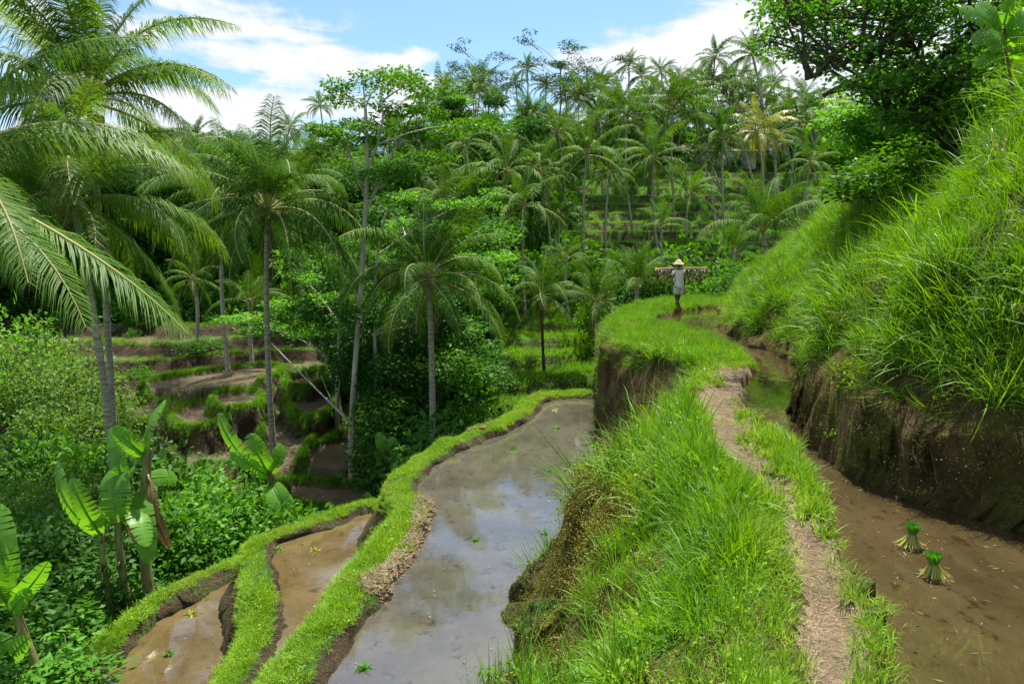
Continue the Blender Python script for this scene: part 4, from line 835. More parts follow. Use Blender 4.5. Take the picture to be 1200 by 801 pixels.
# ---------------------------------------------------------------- shrubs
def shrub_mesh(seed, R, H, nt, nl, leaf, mat, lw=.45, cr=.4):
    r = random.Random(seed); tips = []; mb = MB()
    for i in range(nt):
        a = r.uniform(0, 6.28); rr = R*math.sqrt(r.random()); h = H*(.25+.75*math.sqrt(max(0, 1-(rr/R)**2)))*r.uniform(.55, 1.05); e = np.array([rr*math.cos(a), rr*math.sin(a), h]); tips.append(e)
        if i % 2 == 0: mb.tube([np.array([0, 0, -.2]), e*np.array([.35, .35, .5]), e], [.03, .02, .008], 4, False)
    sm = mb.mesh('stems', True); sm.materials.append(M['bark_dark']); return sm, crown_mesh(np.array(tips), nl, cr, leaf, mat, .7, lw=lw, name='foliage')
SH = {'mid': [shrub_mesh(1+k, 1.2, 1.9, 42, 62, .15, M['leaf_mid']) for k in range(3)], 'bright': [shrub_mesh(11+k, 1.1, 1.8, 40, 55, .14, M['leaf_bright']) for k in range(2)],
      'olive': [shrub_mesh(21+k, 1.2, 1.8, 46, 70, .09, M['leaf_olive'], .5, .34) for k in range(2)], 'dark': [shrub_mesh(31+k, 1.2, 1.9, 42, 62, .16, M['leaf_dark']) for k in range(2)]}
def shrub(px, py, D, kind, label, group='shrubs below the pond bunds', s=1.0):
    x, y, z = ground_at(px, D); top = PY(px, py, D)[2]; h = max(.5, top-z); v = random.choice(SH[kind]); t = thing('shrub', label, 'shrub', (x, y, z), random.uniform(0, 6.28), group)
    f = h/1.95; w = s*(.75+.25*f); t.scale = (w, w, f); obj('stems', v[0], None, t); obj('foliage', v[1], None, t)
random.seed(21)
shr = [(10, 520, 16, 'dark'), (45, 515, 16, 'mid'), (85, 525, 15.5, 'mid'), (125, 522, 15.5, 'mid'), (170, 530, 14.5, 'dark'), (235, 548, 14.5, 'bright'), (265, 560, 13.6, 'mid'), (210, 575, 12.5, 'bright'), (255, 590, 12, 'bright'),
       (290, 580, 13, 'mid'), (180, 590, 11.8, 'mid'), (60, 540, 14, 'olive'), (15, 560, 13, 'olive'), (100, 560, 13.2, 'olive'), (130, 610, 11.6, 'dark'), (60, 610, 11.4, 'dark'), (15, 640, 10.4, 'dark'), (70, 675, 9.8, 'dark'), (-20, 700, 8.8, 'mid'), (-40, 790, 7.0, 'mid'), (225, 610, 11.6, 'mid'), (280, 600, 12.2, 'mid'),
       (345, 606, 12.6, 'mid'), (-40, 745, 7.6, 'dark'), (150, 545, 13.8, 'mid'), (-25, 600, 11, 'mid'), (-30, 680, 9, 'dark'), (120, 690, 10.3, 'mid')]
shr.sort()
nm = dict(mid='mid green', bright='bright fresh green', olive='small leaved olive', dark='dark green')
for i, (px, py, D, k) in enumerate(shr): shrub(px, py, D, k, '%s shrub, %s from the left in the thicket beside the lowest pond' % (nm[k], ORD[i]))
shr2 = [(15, 352, 25, 'bright', 'bright yellow green shrub at the left edge under the palm fronds'), (60, 370, 25, 'olive', 'olive shrub beneath the hanging frond'), (25, 395, 23, 'olive', 'large olive shrub at the left edge above the brown paddy'), (85, 420, 21.5, 'olive', 'speckled olive shrub just left of the palm trunk'), (75, 450, 20.5, 'olive', 'low olive shrub hiding the dark hollow'),
         (235, 395, 36, 'mid', 'shrub at the woods edge above the long brown paddy'),  
        (500, 455, 24, 'dark', 'dark shrub at the gully edge'), (540, 470, 23, 'mid', 'shrub touching the pond bund near the brown heap'), (465, 480, 21, 'dark', 'dark shrub beside the thin pale trunk'), (520, 495, 19.5, 'dark', 'shrub below the long bund'), (562, 462, 24, 'mid', 'shrub above the brown heap'), (485, 530, 17.8, 'dark', 'shrub right below the bend of the bund'),
        (720, 300, 40, 'mid', 'shrub above the grassy knob'), (800, 290, 34, 'mid', 'tall shrub behind the walking person'), (840, 300, 32, 'mid', 'shrub right behind the carrying pole'), (870, 315, 28, 'mid', 'shrub in front of the low feathery palm'), (765, 300, 34, 'dark', 'dark shrub left of the carrying pole'), (1060, 165, 12.8, 'mid', 'shrub on top of the steep hillside'),
            ]
for px, py, D, k, lab in shr2: shrub(px, py, D, k, lab, None, 1.2)

# uncountable undergrowth on the wooded ground
def bush(n, R, leaf, mat):
    mb = MB(); o = rdirs(n, .4)*(rng.uniform(.3, 1, n)**.5)[:, None]*R; o[:, 2] = np.abs(o[:, 2])*.85; lump = 1+.35*np.sin(o[:, 0]*5/R)*np.sin(o[:, 1]*4/R); o *= lump[:, None]
    mb.leaves(o, o/R+rdirs(n)*.8, rdirs(n, 1.4), leaf*rng.uniform(.6, 1.2, n), leaf*.5*rng.uniform(.8, 1.2, n), rng.uniform(0, 1, n)); return mb.mesh('bush')
bush_far = proto_collection('bush_far', [bush(420, 1.25, .30, M['leaf_mid']) for _ in range(4)], M['leaf_mid']); bush_fard = proto_collection('bush_fard', [bush(420, 1.3, .32, M['leaf_dark']) for _ in range(4)], M['leaf_dark'])
bush_near = proto_collection('bush_near', [bush(520, .62, .13, M['leaf_mid']) for _ in range(4)], M['leaf_mid'])
terrzone = lambda x, y: ((x/y > .09) & (x/y < .56) & (y > 50.5) & (y < 77)) | ((x/y > -.03) & (x/y < .16) & (y > 28) & (y < 47.5))
wood = lambda x, y: visible_cone(x, y, 4) & ~terrzone(x, y) & (lab_at(x, y) == 0) & (y > 41+6*fbm(x/6, y/6, 400, 2))
x, y = region_points(-85, 85, 38, 100, .30, wood); place('undergrowth', x, y, bush_far, 4, .8, 1.6, 'mid green undergrowth between the trees of the far hill', .2)
x, y = region_points(-85, 85, 38, 100, .22, wood); place('undergrowth', x, y, bush_fard, 4, .8, 1.5, 'dark undergrowth between the trees of the far hill', .2)
gull = lambda x, y: visible_cone(x, y, 2) & (lab_at(x, y) == 0) & (x/y > -.165) & (x/y < -.045) & (y > 13) & (y < 42)
x, y = region_points(-12, 2, 13, 42, 1.3, gull); place('undergrowth', x, y, bush_near, 4, 1.0, 2.2, 'leafy undergrowth filling the dark gully', .2)
nearf = lambda x, y: visible_cone(x, y, 3) & (lab_at(x, y) == 0) & (x < -2.2) & (y < 16.3-1.2*fbm(x/3, y/3, 410, 2)) & (fat(INF['s3'], x, y) > 1.0) & (fat(INF['s2'], x, y) > .7)
x, y = region_points(-22, -2, 5, 19, 2.6, nearf); place('undergrowth', x, y, bush_near, 4, .6, 1.4, 'leafy undergrowth below the lowest pond bund', .25)
lm = lambda x, y: visible_cone(x, y, 2) & (lab_at(x, y) == 0) & (y > 17) & (y < 42) & (x/y < -.2) & (fbm(x/2.5, y/2.5, 420, 2) > .2)
x, y = region_points(-34, -3, 17, 42, .16, lm); place('undergrowth', x, y, bush_near, 4, .5, 1.3, 'small bushes dotted over the left terraces', .25)
lt = lambda x, y: visible_cone(x, y, 3) & (x/y > .12) & (x/y < .3) & (y > 26) & (y < 52) & (lab_at(x, y) == 0) & (fbm(x/2.5, y/2.5, 430, 2) > .1)
x, y = region_points(-4, 22, 26, 52, .12, lt); place('undergrowth', x, y, bush_near, 4, .6, 1.5, 'weedy bushes on the lower green terraces', .25)

# ---------------------------------------------------------------- banana plants and other big leaved plants
def banana_leaf(base, tip, width, parent, mat, face=None, sag=.12, name='leaf', torn=True, seed=0):
    r = random.Random(seed); b = np.array(base, float); tp = np.array(tip, float); n = 15; s = np.linspace(0, 1, n); ax = tp-b; Ln = np.linalg.norm(ax); a = ax/Ln
    face = np.array(face if face is not None else (0.25, -1, .35), float); side = np.cross(a, face); side /= np.linalg.norm(side); up = np.cross(side, a)
    mid = b[None]+ax[None]*s[:, None]+up[None]*(np.sin(s*math.pi)*sag*Ln)[:, None]
    w = width*.5*np.clip(np.sin(np.pi*np.clip((s-.05)/.97, 0, 1)), .02, 1)**.38*(1.02-.12*s); w[0] = .012; w[-1] = width*.08; mb = MB()
    for sg in (-1, 1):
        off = 0.0
        for q_ in range(n-1):
            tear0 = off; off = (r.uniform(.25, .5) if (torn and r.random() < .5 and 2 < q_ < n-2) else 0.0); dr_ = r.uniform(0, .18)*(1 if (tear0 or off) else .15); V = []
            for k in range(3):
                f = k/2
                for e_, row_, sh in ((0, q_, tear0), (1, q_+1, off)):
                    p_ = mid[row_]+(mid[q_+1]-mid[q_])*((sh if e_ == 0 else -sh)*f*.5); ww = w[row_]
                    V.append(p_+side*(sg*ww*f)-up*(ww*f*f*(.35+dr_))+up*(ww*f*.28))
            mb.add(V, None, [(0, 1, 3, 2), (2, 3, 5, 4)], r.uniform(.2, .8))
    mb.tube(mid-up[None]*.006, np.linspace(.02, .004, n), 4, False, a=1.0); return obj(name, mb.mesh(name, True), mat, parent)
def banana(label, stem_px, D, r0, leaves_px, group='banana plants', stem_mat='banana_stem', cat='banana plant', name='banana_plant'):
    b = np.array(ground_at(stem_px[0][0], D)); t = thing(name, label, cat, b, 0, group); pts = np.array([b]+[PY(x, y, D) for x, y in stem_px[1:]])-b; pts[0, 2] -= .3
    q = chaikin(pts, 1, False); mb = MB(); mb.tube(q, np.linspace(r0*.8, r0*.38, len(q))*(1+.06*np.sin(np.arange(len(q))*2.1)), 9)
    for k_ in range(9):
        f_ = random.uniform(.1, .95); c_ = np.array([np.interp(f_*(len(q)-1), range(len(q)), q[:, m_]) for m_ in range(3)]); a_ = random.uniform(0, 6.28); dv_ = np.array([math.cos(a_), math.sin(a_), 0])*r0; mb.tube([c_+dv_*.5, c_+dv_*.9+np.array([0, 0, .12]), c_+dv_*1.5+np.array([0, 0, .05-random.random()*.2])], [r0*.3, r0*.16, .004], 4)
    obj('stem', mb.mesh('stem', True), M[stem_mat], t)
    for i, (x0, y0, x1, y1, w, dd, fc) in enumerate(leaves_px):
        banana_leaf(PY(x0, y0, D)-b, PY(x1, y1, D+dd)-b, w, t, M['banana'], fc, seed=i+int(x0))
    if r0 > .085:
        for k_ in range(2):
            a_ = random.uniform(0, 6.28); o_ = pts[-1]*random.uniform(.7, .95); e_ = o_+np.array([math.cos(a_)*.22, math.sin(a_)*.22, -random.uniform(.5, .9)]); lf = banana_leaf(o_, e_, random.uniform(.10, .2), t, M['palm_dry'], None, seed=k_+7); lf['label'] = 'dry brown leaf hanging against the stem'
    return t
A = (0.3, -1, .4); Bf = (-.8, -.7, .5); Cf = (.9, -.6, .6)
banana('banana plant with a thick dry stem and a yellow green upright leaf', [(163, 705), (166, 640), (172, 545), (174, 525)], 10.3, .13, [(172, 540, 194, 468, .42, .2, Bf), (172, 545, 150, 515, .30, .5, A), (170, 560, 208, 560, .3, .5, Cf), (165, 570, 176, 660, .36, -.5, A), (172, 535, 133, 500, .28, -.3, A)])
banana('banana plant with one broad leaf hanging straight down', [(138, 715), (138, 640), (140, 600), (152, 560)], 10.1, .09, [(150, 580, 131, 500, .25, .1, A), (138, 545, 137, 612, .52, -.25, (0, -1, .15)), (150, 590, 172, 640, .34, -.5, Cf), (152, 575, 160, 540, .26, .3, Bf)])
banana('banana plant leaning left with a pale wide leaf', [(117, 710), (120, 660), (120, 620)], 9.9, .075, [(120, 630, 66, 545, .42, .4, Bf), (120, 628, 84, 560, .30, -.3, A), (120, 625, 128, 575, .26, .3, Cf)])
banana('banana plant cut off by the lower left edge of the picture', [(20, 770), (20, 720), (16, 690)], 7.4, .08, [(14, 690, -2, 590, .34, .1, A), (16, 700, 56, 658, .24, -.3, Cf), (12, 710, -14, 655, .36, -.2, A), (16, 720, 36, 690, .22, -.4, A), (18, 770, 34, 745, .24, -.4, A), (14, 745, -30, 770, .3, -.3, A)])
banana('banana plant at the foot of the tall grey palm trunk', [(318, 600), (318, 575), (316, 550)], 13.2, .10, [(316, 560, 256, 484, .40, .3, Bf), (316, 558, 292, 508, .42, -.2, A), (316, 556, 330, 520, .34, .2, Cf), (318, 565, 343, 600, .42, -.4, (0, -1, .2)), (318, 560, 270, 530, .3, -.4, A), (318, 565, 325, 610, .4, -.5, A)])
banana('small banana plant beside the green rimmed paddy', [(452, 552), (452, 540), (452, 530)], 20, .09, [(452, 535, 443, 506, .4, 0, A), (452, 535, 462, 512, .42, 0, A), (452, 538, 470, 530, .4, 0, A)])
banana('broad light green leaved ginger plant in the upper right corner', [(1180, 110), (1180, 60), (1172, 35)], 9.2, .03, [(1168, 40, 1124, 12, .34, -.2, A), (1172, 35, 1146, 4, .38, 0, A), (1176, 62, 1140, 78, .2, -.3, A), (1180, 66, 1212, 60, .22, -.3, Cf), (1176, 30, 1176, -18, .30, .1, A), (1180, 35, 1200, -10, .30, .1, Cf), (1175, 45, 1138, 48, .28, -.3, A), (1180, 50, 1205, 40, .30, -.2, Cf), (1174, 40, 1160, 60, .24, -.3, A), (1178, 42, 1215, 8, .32, -.2, Bf)], None, 'seed_root', 'ginger plant', 'ginger_plant')
random.seed(31)
for i, (px, py, D) in enumerate([(44, 745, 8.2), (66, 712, 9.0), (30, 775, 7.4)]):
    x, y, z = ground_at(px, D); t = thing('sapling', ['light green sapling beside the lowest bund', 'taller light green sapling at the lower left', 'small light sapling nearest the lower edge'][i], 'sapling', (x, y, z)); top = PY(px, py, D)[2]-z; mb = MB(); mb.tube([(0, 0, -.1), (.03, 0, top*.5), (0, .03, top)], [.015, .01, .005], 5); obj('stem', mb.mesh('stem'), M['rachis'], t)
    tips = np.array([[random.gauss(0, .12), random.gauss(0, .12), top*random.uniform(.45, 1.02)] for _ in range(22)]); obj('foliage', crown_mesh(tips, 9, .14, .13, M['leaf_bright'], .5, name='foliage'), None, t)

# ---------------------------------------------------------------- dead branch, litter, clods
t = thing('fallen_branch', 'bare white dead branch lying slantwise across the paddy view', 'branch', PY(409, 493, 22)); b = np.array(t.location)
def stick(pts, r0, r1, nm='twig'):
    mb = MB(); q = chaikin(np.array([PY(x, y, D) for x, y, D in pts])-b, 1, False); mb.tube(q, np.linspace(r0, r1, len(q)), 5); obj(nm, mb.mesh(nm, True), M['twig'], t)
stick([(409, 493, 22), (380, 465, 22.5), (350, 435, 23), (318, 402, 23.5)], .05, .015, 'stem')
stick([(392, 477, 22.3), (382, 455, 22.2), (376, 440, 22.1)], .02, .008); stick([(385, 470, 22.4), (397, 462, 22.2), (398, 445, 22.2)], .018, .007); stick([(350, 435, 23), (335, 428, 22.9), (325, 418, 22.8)], .018, .007)
stick([(365, 450, 22.8), (350, 420, 22.7), (345, 412, 22.6)], .015, .006)
def litter(name, pts, L, mat, label, flat=.5, w=.008):
    n = len(pts); d = rdirs(n); d[:, 2] *= .25; mb = MB(); mb.leaves(np.array(pts), d, rdirs(n, 1.5), L*rng.uniform(.4, 1.3, n), w*rng.uniform(.6, 1.6, n), rng.uniform(0, 1, n)); o = obj(name, mb.mesh(name), mat); o['kind'] = 'stuff'; o['label'] = label
x, y = region_points(-1, 6, 1.6, 12, 600, lambda x, y: (dp_at(x, y) < .20+.06*fbm(x*3, y*3, 1, 2)) & (lab_at(x, y) != 5) & visible_cone(x, y))
litter('straw_litter', np.stack([x, y, zat(x, y)+.008], 1), .06, M['straw'], 'dry straw trodden into the footpath', w=.003)
x, y = region_points(-1, 6, 1.6, 12, 200, lambda x, y: (dp_at(x, y) < .4) & (dp_at(x, y) > .16) & (lab_at(x, y) != 5) & visible_cone(x, y) & (fbm(x*2.2, y*2.2, 350, 2) > .02)); place('grass', x, y, short_t, 6, .7, 1.5, 'short grass creeping over the footpath', .3)
heap_line = poly([(500, 590), (494, 625), (470, 655), (440, 690)], Z1+.12)
x, y = region_points(-3.5, 0, 6, 14, 6500, lambda x, y: linedist(heap_line, x, y) < .16+.06*fbm(x*4, y*4, 3, 2))
litter('straw_litter', np.stack([x, y, zat(x, y)+.02+rng.uniform(0, .05, len(x))], 1), .07, M['straw'], 'heap of dry brown straw and clods along the bund edge', w=.007)
def clods(n, mat, pts, smin, smax, label):
    mb = MB(); bm = bmesh.new(); bmesh.ops.create_icosphere(bm, subdivisions=1, radius=1); V0 = np.array([v.co[:] for v in bm.verts]); T0 = np.array([[v.index for v in f.verts] for f in bm.faces]); bm.free()
    for p in pts: s = random.uniform(smin, smax); mb.add(V0*np.array([s*random.uniform(.8, 1.5), s*random.uniform(.8, 1.3), s*.6])+rng.normal(0, s*.12, V0.shape)+np.array(p), T0)
    o = obj('earth_clods', mb.mesh('earth_clods', True), mat); o['kind'] = 'stuff'; o['label'] = label
k = rng.choice(len(x), 700, False); clods(700, M['clod'], [(x[i], y[i], zat(x[i], y[i])+.015) for i in k], .012, .045, 'lumps of dry earth in the brown heap on the bund')
hx, hy, hz = hit(572, 500); pts = [(hx-.35+random.gauss(0, .3), hy+.2+random.gauss(0, .3), 0) for _ in range(170)]; clods(170, M['clod'], [(a, c_, float(zat(np.array([a]), np.array([c_]))[0])+random.uniform(-.03, .05)) for a, c_, _ in pts], .015, .05, 'pale brown earth heap beyond the far bund of the big pond')
x, y = region_points(1.5, 6, 2.0, 8, 90, lambda x, y: (fat(INF['sC'], x, y) < -.05) & (sK_at(x, y) < 0) & visible_cone(x, y)); litter('plant_debris', np.stack([x, y, 0*x+ZC+.004], 1), .045, M['seed_root'], 'bits of straw and stalk floating on the channel', w=.006)
x, y = region_points(-6, 1, 5, 16, 5, lambda x, y: ((fat(INF['s1'], x, y) < -.05)) & visible_cone(x, y)); litter('plant_debris', np.stack([x, y, 0*x+Z1+.004], 1), .035, M['straw'], 'specks of straw floating on the big pond', w=.012)
x, y = region_points(-6, 0, 5, 14, 12, lambda x, y: (fat(INF['s2'], x, y) < -.05)); litter('plant_debris', np.stack([x, y, 0*x+Z2+.004], 1), .035, M['straw'], 'specks of straw floating on the middle pond', w=.012)
x, y = region_points(-8, 0, 4, 14, 22, lambda x, y: (fat(INF['s3'], x, y) < -.05)); litter('plant_debris', np.stack([x, y, 0*x+Z3+.004], 1), .035, M['straw'], 'specks of straw floating on the lowest pond', w=.012)
mb = MB(); random.seed(61)
for _ in range(70):
    px = random.uniform(930, 1200); D = random.uniform(4.3, 9); x = random.uniform(2.7, 4.6); xx, yy = x, random.uniform(4.2, 11)
    if not (0.02 < float(sK_at(np.array([xx]), np.array([yy]))[0]) < .6): continue
    z = float(zat(np.array([xx]), np.array([yy]))[0]); L_ = random.uniform(.12, .45); ex = xx-random.uniform(.02, .12); ey = yy+random.uniform(-.25, .25); ez = max(ZC+.02, z-L_*random.uniform(.3, 1))
    mb.tube(chaikin(np.array([[xx+.03, yy, z], [(xx+ex)/2-.05, (yy+ey)/2+random.uniform(-.05, .05), (z+ez)/2+.03], [ex, ey, ez]]), 1, False), [.008, .007, .006, .004][:4] if False else .005, 4)
o = obj('bare_roots', mb.mesh('bare_roots', True), M['bark']); o['kind'] = 'stuff'; o['label'] = 'thin bare roots hanging out of the earth cliff'
# mossy hummocks where the bank stands in the big pond
bm = bmesh.new(); bmesh.ops.create_icosphere(bm, subdivisions=5, radius=1); HV = np.array([v.co[:] for v in bm.verts]); HT = np.array([[v.index for v in f.verts] for f in bm.faces]); bm.free()
for i, (px, py, sx, sy, sz, lab) in enumerate([(610, 728, .20, .26, .16, 'small mossy hummock jutting into the big pond at the foot of the bank'), (628, 708, .26, .30, .42, 'rounded mossy hummock above the small one at the pond edge'), (650, 690, .24, .3, .50, 'mossy hummock higher up where the bank meets the pond'), (636, 772, .26, .26, .55, 'golden mossed hummock near the lower edge beside the pond')]):
    p = P(px, py, Z1-.05); nrm = HV; f = 1+.30*fbm(HV[:, 0]*2.1+i*7, HV[:, 1]*2.1+HV[:, 2]*1.7, 70+i, 4)+.10*fbm(HV[:, 0]*9+HV[:, 2]*5, HV[:, 1]*9-HV[:, 2]*4, 80+i, 2)
    V = HV*f[:, None]*np.array([sx, sy, sz]); me = mesh_np('mossy_hummock', V, HT, None, True, {'g': np.full(len(V), .55), 'm': np.zeros(len(V))}); t = obj('mossy_hummock', me, M['earth'], None, p); t['label'] = lab; t['category'] = 'hummock'; t['group'] = 'mossy hummocks at the pond edge'
    up = HV[:, 2] > -.15; sel = rng.choice(np.where(up)[0], 2600); mb = MB(); c = V[sel]+rng.normal(0, .006, (2600, 3)); mb.leaves(c, HV[sel]+rdirs(2600)*.9, rdirs(2600, .5), .014*rng.uniform(.5, 1.4, 2600), .010+0*c[:, 0], rng.uniform(0, 1, 2600)); mo = obj('moss', mb.mesh('moss'), M['moss_gold'], t); mo['kind'] = 'stuff'
# ---------------------------------------------------------------- rice seedling bundles
def seedling_bundle(label, px, py, z, s, lean, seed):
    r = np.random.default_rng(seed); p = P(px, py, z); t = thing('seedling_bundle', label, 'seedling bundle', p, 0, 'rice seedling bundles in the channel'); t.scale = (s, s, s); n = 150
    a = r.uniform(0, 6.28, n); R0 = .13*np.sqrt(r.uniform(.1, 1, n)); lx, ly = lean
    neck = np.stack([.028*np.cos(a)*np.sqrt(R0/.13)+lx*.5, .028*np.sin(a)*np.sqrt(R0/.13)+ly*.5, .125+r.normal(0, .006, n)], 1)
    foot = np.stack([R0*np.cos(a), R0*np.sin(a)*.85, .012+.03*r.random(n)], 1); tip = neck+np.stack([.045*np.cos(a)*R0/.13+lx*.5, .045*np.sin(a)*R0/.13+ly*.5, .085+r.normal(0, .006, n)], 1)
    for nm, A_, B_, w, mat in (('stems', foot, neck, .0065, 'seed_stem'), ('tips', neck, tip, .009, 'seed_tip')):
        mb = MB(); sd = np.stack([-np.sin(a+r.normal(0, .6, n)), np.cos(a), 0*a], 1); sd /= np.linalg.norm(sd, axis=1)[:, None]
        m_ = (A_+B_)/2-np.array([0, 0, .012])*(nm == 'stems'); V = np.stack([A_-sd*w*.5, A_+sd*w*.5, m_+sd*w*.5, m_-sd*w*.5, B_+sd*w*.4, B_-sd*w*.4], 1).reshape(-1, 3); b_ = np.arange(n)[:, None]*6
        mb.add(V, None, np.vstack([b_+np.array([0, 1, 2, 3]), b_+np.array([3, 2, 4, 5])]), np.repeat(r.uniform(0, 1, n), 6)); obj(nm, mb.mesh(nm), M[mat], t)
    mb = MB(); m2 = 170; a2 = r.uniform(0, 6.28, m2); c = np.stack([.12*np.cos(a2)*r.uniform(.6, 1.05, m2), .11*np.sin(a2)*r.uniform(.6, 1.05, m2), .004+.03*r.random(m2)], 1); d = np.stack([np.cos(a2), np.sin(a2), -.1+0*a2], 1)+r.normal(0, .5, (m2, 3))*np.array([1, 1, .3])
    mb.leaves(c, d, rdirs(m2, 1), .05*r.uniform(.5, 1.2, m2), .009+0*a2, r.uniform(0, 1, m2)); obj('roots', mb.mesh('roots'), M['seed_root'], t)
    mb = MB(); q = np.array([[.032*math.cos(k*.785)+lx*.5, .032*math.sin(k*.785)+ly*.5, .128] for k in range(9)]); mb.tube(q, .004, 4, False); obj('tie', mb.mesh('tie'), M['straw'], t)
seedling_bundle('rice seedling bundle in the channel farther from the cliff corner, nearer the path bend', 1066, 641, ZC, .70, (.03, .01), 3)
seedling_bundle('nearer tied bundle of rice seedlings standing in the channel', 1095, 677, ZC, .68, (-.02, .01), 14)
random.seed(41)
for (px, py, z, s, lab) in [(425, 782, Z1, 1.1, 'small green seedling floating near the lower edge of the big pond'), (557, 633, Z1, 1.0, 'pale floating seedling in the middle of the big pond'), (638, 625, Z1, .9, 'green sprout floating near the bank in the big pond'), (651, 481, Z1, 1.3, 'floating sprout at the far end of the big pond'), (653, 502, Z1, 1.2, 'second sprout floating at the far end of the big pond'), (601, 526, Z1, 1.2, 'green weed tuft at the left side of the far big pond'),
        (645, 552, Z1, 1.0, 'sprout floating midway by the bank of the big pond'), (370, 645, Z2, 1.3, 'brown green sprout floating in the middle pond'), (325, 645, Z2, 1.2, 'leaf tuft in the far corner of the middle pond'), (200, 766, Z3, 1.1, 'bright leaf floating in the lowest pond'), (226, 719, Z3, 1.6, 'pale yellow green weed patch in the lowest pond')]:
    p = P(px, py, z); mb = MB(); n = 26; c = np.zeros((n, 3)); c[:, :2] = rng.normal(0, .018*s, (n, 2)); a = rng.uniform(0, 6.28, n); hgt = rng.uniform(.0, 1, n)**2
    mb.leaves(c+np.array([0, 0, .004]), np.stack([np.cos(a), np.sin(a), hgt*1.4], 1), rdirs(n, 1), .085*s*rng.uniform(.5, 1, n), .02*s+0*a, rng.uniform(0, 1, n)); o = obj('floating_seedling', mb.mesh('floating_seedling'), M['seed_tip'] if s < 1.25 else M['seed_stem'], None, p); o['label'] = lab; o['category'] = 'water plant'; o['group'] = 'seedlings floating on the ponds'

# ---------------------------------------------------------------- houses on the ridge
def house(label, px, py, D, w, d, h, roofm, rh, rz=0, group='houses on the ridge', board=True):
    x, y, z = ground_at(px, D); top = PY(px, py, D)[2]; z0 = top-rh-h; t = thing('house', label, 'house', (x, y, z0), rz, group)
    mb = MB(); mb.box((0, 0, h/2-1), (w, d, h+2)); obj('wall', mb.mesh('wall'), M['wall'], t)
    mb = MB(); o = .5; e = h-.1; V = [(-w/2-o, -d/2-o, e), (w/2+o, -d/2-o, e), (w/2+o, d/2+o, e), (-w/2-o, d/2+o, e), (-w/2+d*.25, 0, h+rh), (w/2-d*.25, 0, h+rh)]; V2 = [(a, b_, c-.18) for a, b_, c in V[:4]]
    mb.add(V+V2, [(0, 4, 3), (1, 2, 5)], [(0, 1, 5, 4), (2, 3, 4, 5), (6, 7, 1, 0), (7, 8, 2, 1), (8, 9, 3, 2), (9, 6, 0, 3), (9, 8, 7, 6)]); obj('roof', mb.mesh('roof'), M[roofm], t)
    if board: mb = MB(); mb.box((0, -d/2-o-.04, e-.1), (w+1.0, .06, .2)); obj('fascia', mb.mesh('fascia'), M['gutter'], t)
    for k in range(int(w//2.2)):
        xx = -w/2+1.3+k*2.2; mb = MB(); mb.box((xx, -d/2-.02, h*.5), (1.0, .08, 1.1)); f = obj('window', mb.mesh('window'), M['gutter'], t); mb = MB(); mb.box((xx, -d/2-.07, h*.5), (.82, .04, .92)); obj('pane', mb.mesh('pane'), M['pane'], f)
house('low house with a red brown roof and white fascia among the palms', 826, 168, 79, 8.5, 4.5, 2.6, 'roof', 1.0)
house('small white walled house right of the red brown roof', 884, 160, 80, 4.5, 3.5, 2.4, 'roof', .7)
house('thatched brown roof beside the yellow palm', 988, 118, 84, 7, 5, 2.6, 'thatch', 2.2, .1, board=False)
house('small hut with a brown thatched roof left of the thatched roof', 950, 134, 86, 5, 4, 2.2, 'thatch', 1.5, .2, board=False)
house('pale building half hidden by trees under the left clouds', 226, 155, 88, 6, 4, 3.0, 'wall', .5)

# ---------------------------------------------------------------- the walking person and the load
PB = P(795, 362, 0.0); pz = float(zat(np.array([PB[0]]), np.array([PB[1]]))[0]); PB = np.array([PB[0], PB[1], pz])
person = thing('person', 'person in a straw hat and pale shirt walking away along the bank', 'person', PB, .22)
def skinned(nm, verts, edges, radii, mat, parent, sub=2):
    me = bpy.data.meshes.new(nm); me.from_pydata(verts, edges, []); o = bpy.data.objects.new(nm, me); COL.objects.link(o); o.parent = parent; me.materials.append(mat)
    md = o.modifiers.new('skin', 'SKIN'); md.use_smooth_shade = True
    for v, r in zip(me.skin_vertices[0].data, radii): v.radius = (r, r) if isinstance(r, (int, float)) else r
    me.skin_vertices[0].data[0].use_root = True; sb = o.modifiers.new('sub', 'SUBSURF'); sb.levels = sb.render_levels = sub; return o
# local: +y walking away, x right; left foot back, right foot forward
V = [(0, 0, .86), (0, .0, 1.02), (0, .02, 1.2), (0, .03, 1.33), (0, .05, 1.42), (0, .06, 1.50), (0, .08, 1.58),
     (-.09, 0, .82), (-.07, .02, .46), (-.03, -.22, .12), (-.03, -.12, .03),
     (.09, 0, .82), (.07, .17, .47), (.01, .26, .08), (.02, .39, .03),
     (-.16, .03, 1.34), (-.31, .0, 1.17), (-.22, .10, 1.39),
     (.16, .03, 1.34), (.22, .04, 1.10), (.24, .12, .85)]
E = [(0, 1), (1, 2), (2, 3), (3, 4), (4, 5), (5, 6), (0, 7), (7, 8), (8, 9), (9, 10), (0, 11), (11, 12), (12, 13), (13, 14), (3, 15), (15, 16), (16, 17), (3, 18), (18, 19), (19, 20)]
Rr = [(.10, .08), (.10, .08), (.12, .09), (.14, .09), .055, .07, .085, .09, .055, .033, (.04, .03), .09, .055, .033, (.04, .03), .055, .04, .028, .055, .04, .028]
skinned('body', V, E, Rr, M['skin'], person)
skinned('shirt', [(0, 0, .74), (0, 0, .96), (0, .02, 1.18), (0, .03, 1.34), (-.16, .03, 1.35), (-.29, .0, 1.20), (.16, .03, 1.35), (.215, .04, 1.14)], [(0, 1), (1, 2), (2, 3), (3, 4), (4, 5), (3, 6), (6, 7)], [(.20, .15), (.165, .125), (.175, .125), (.15, .11), .068, .055, .068, .058], M['shirt'], person)
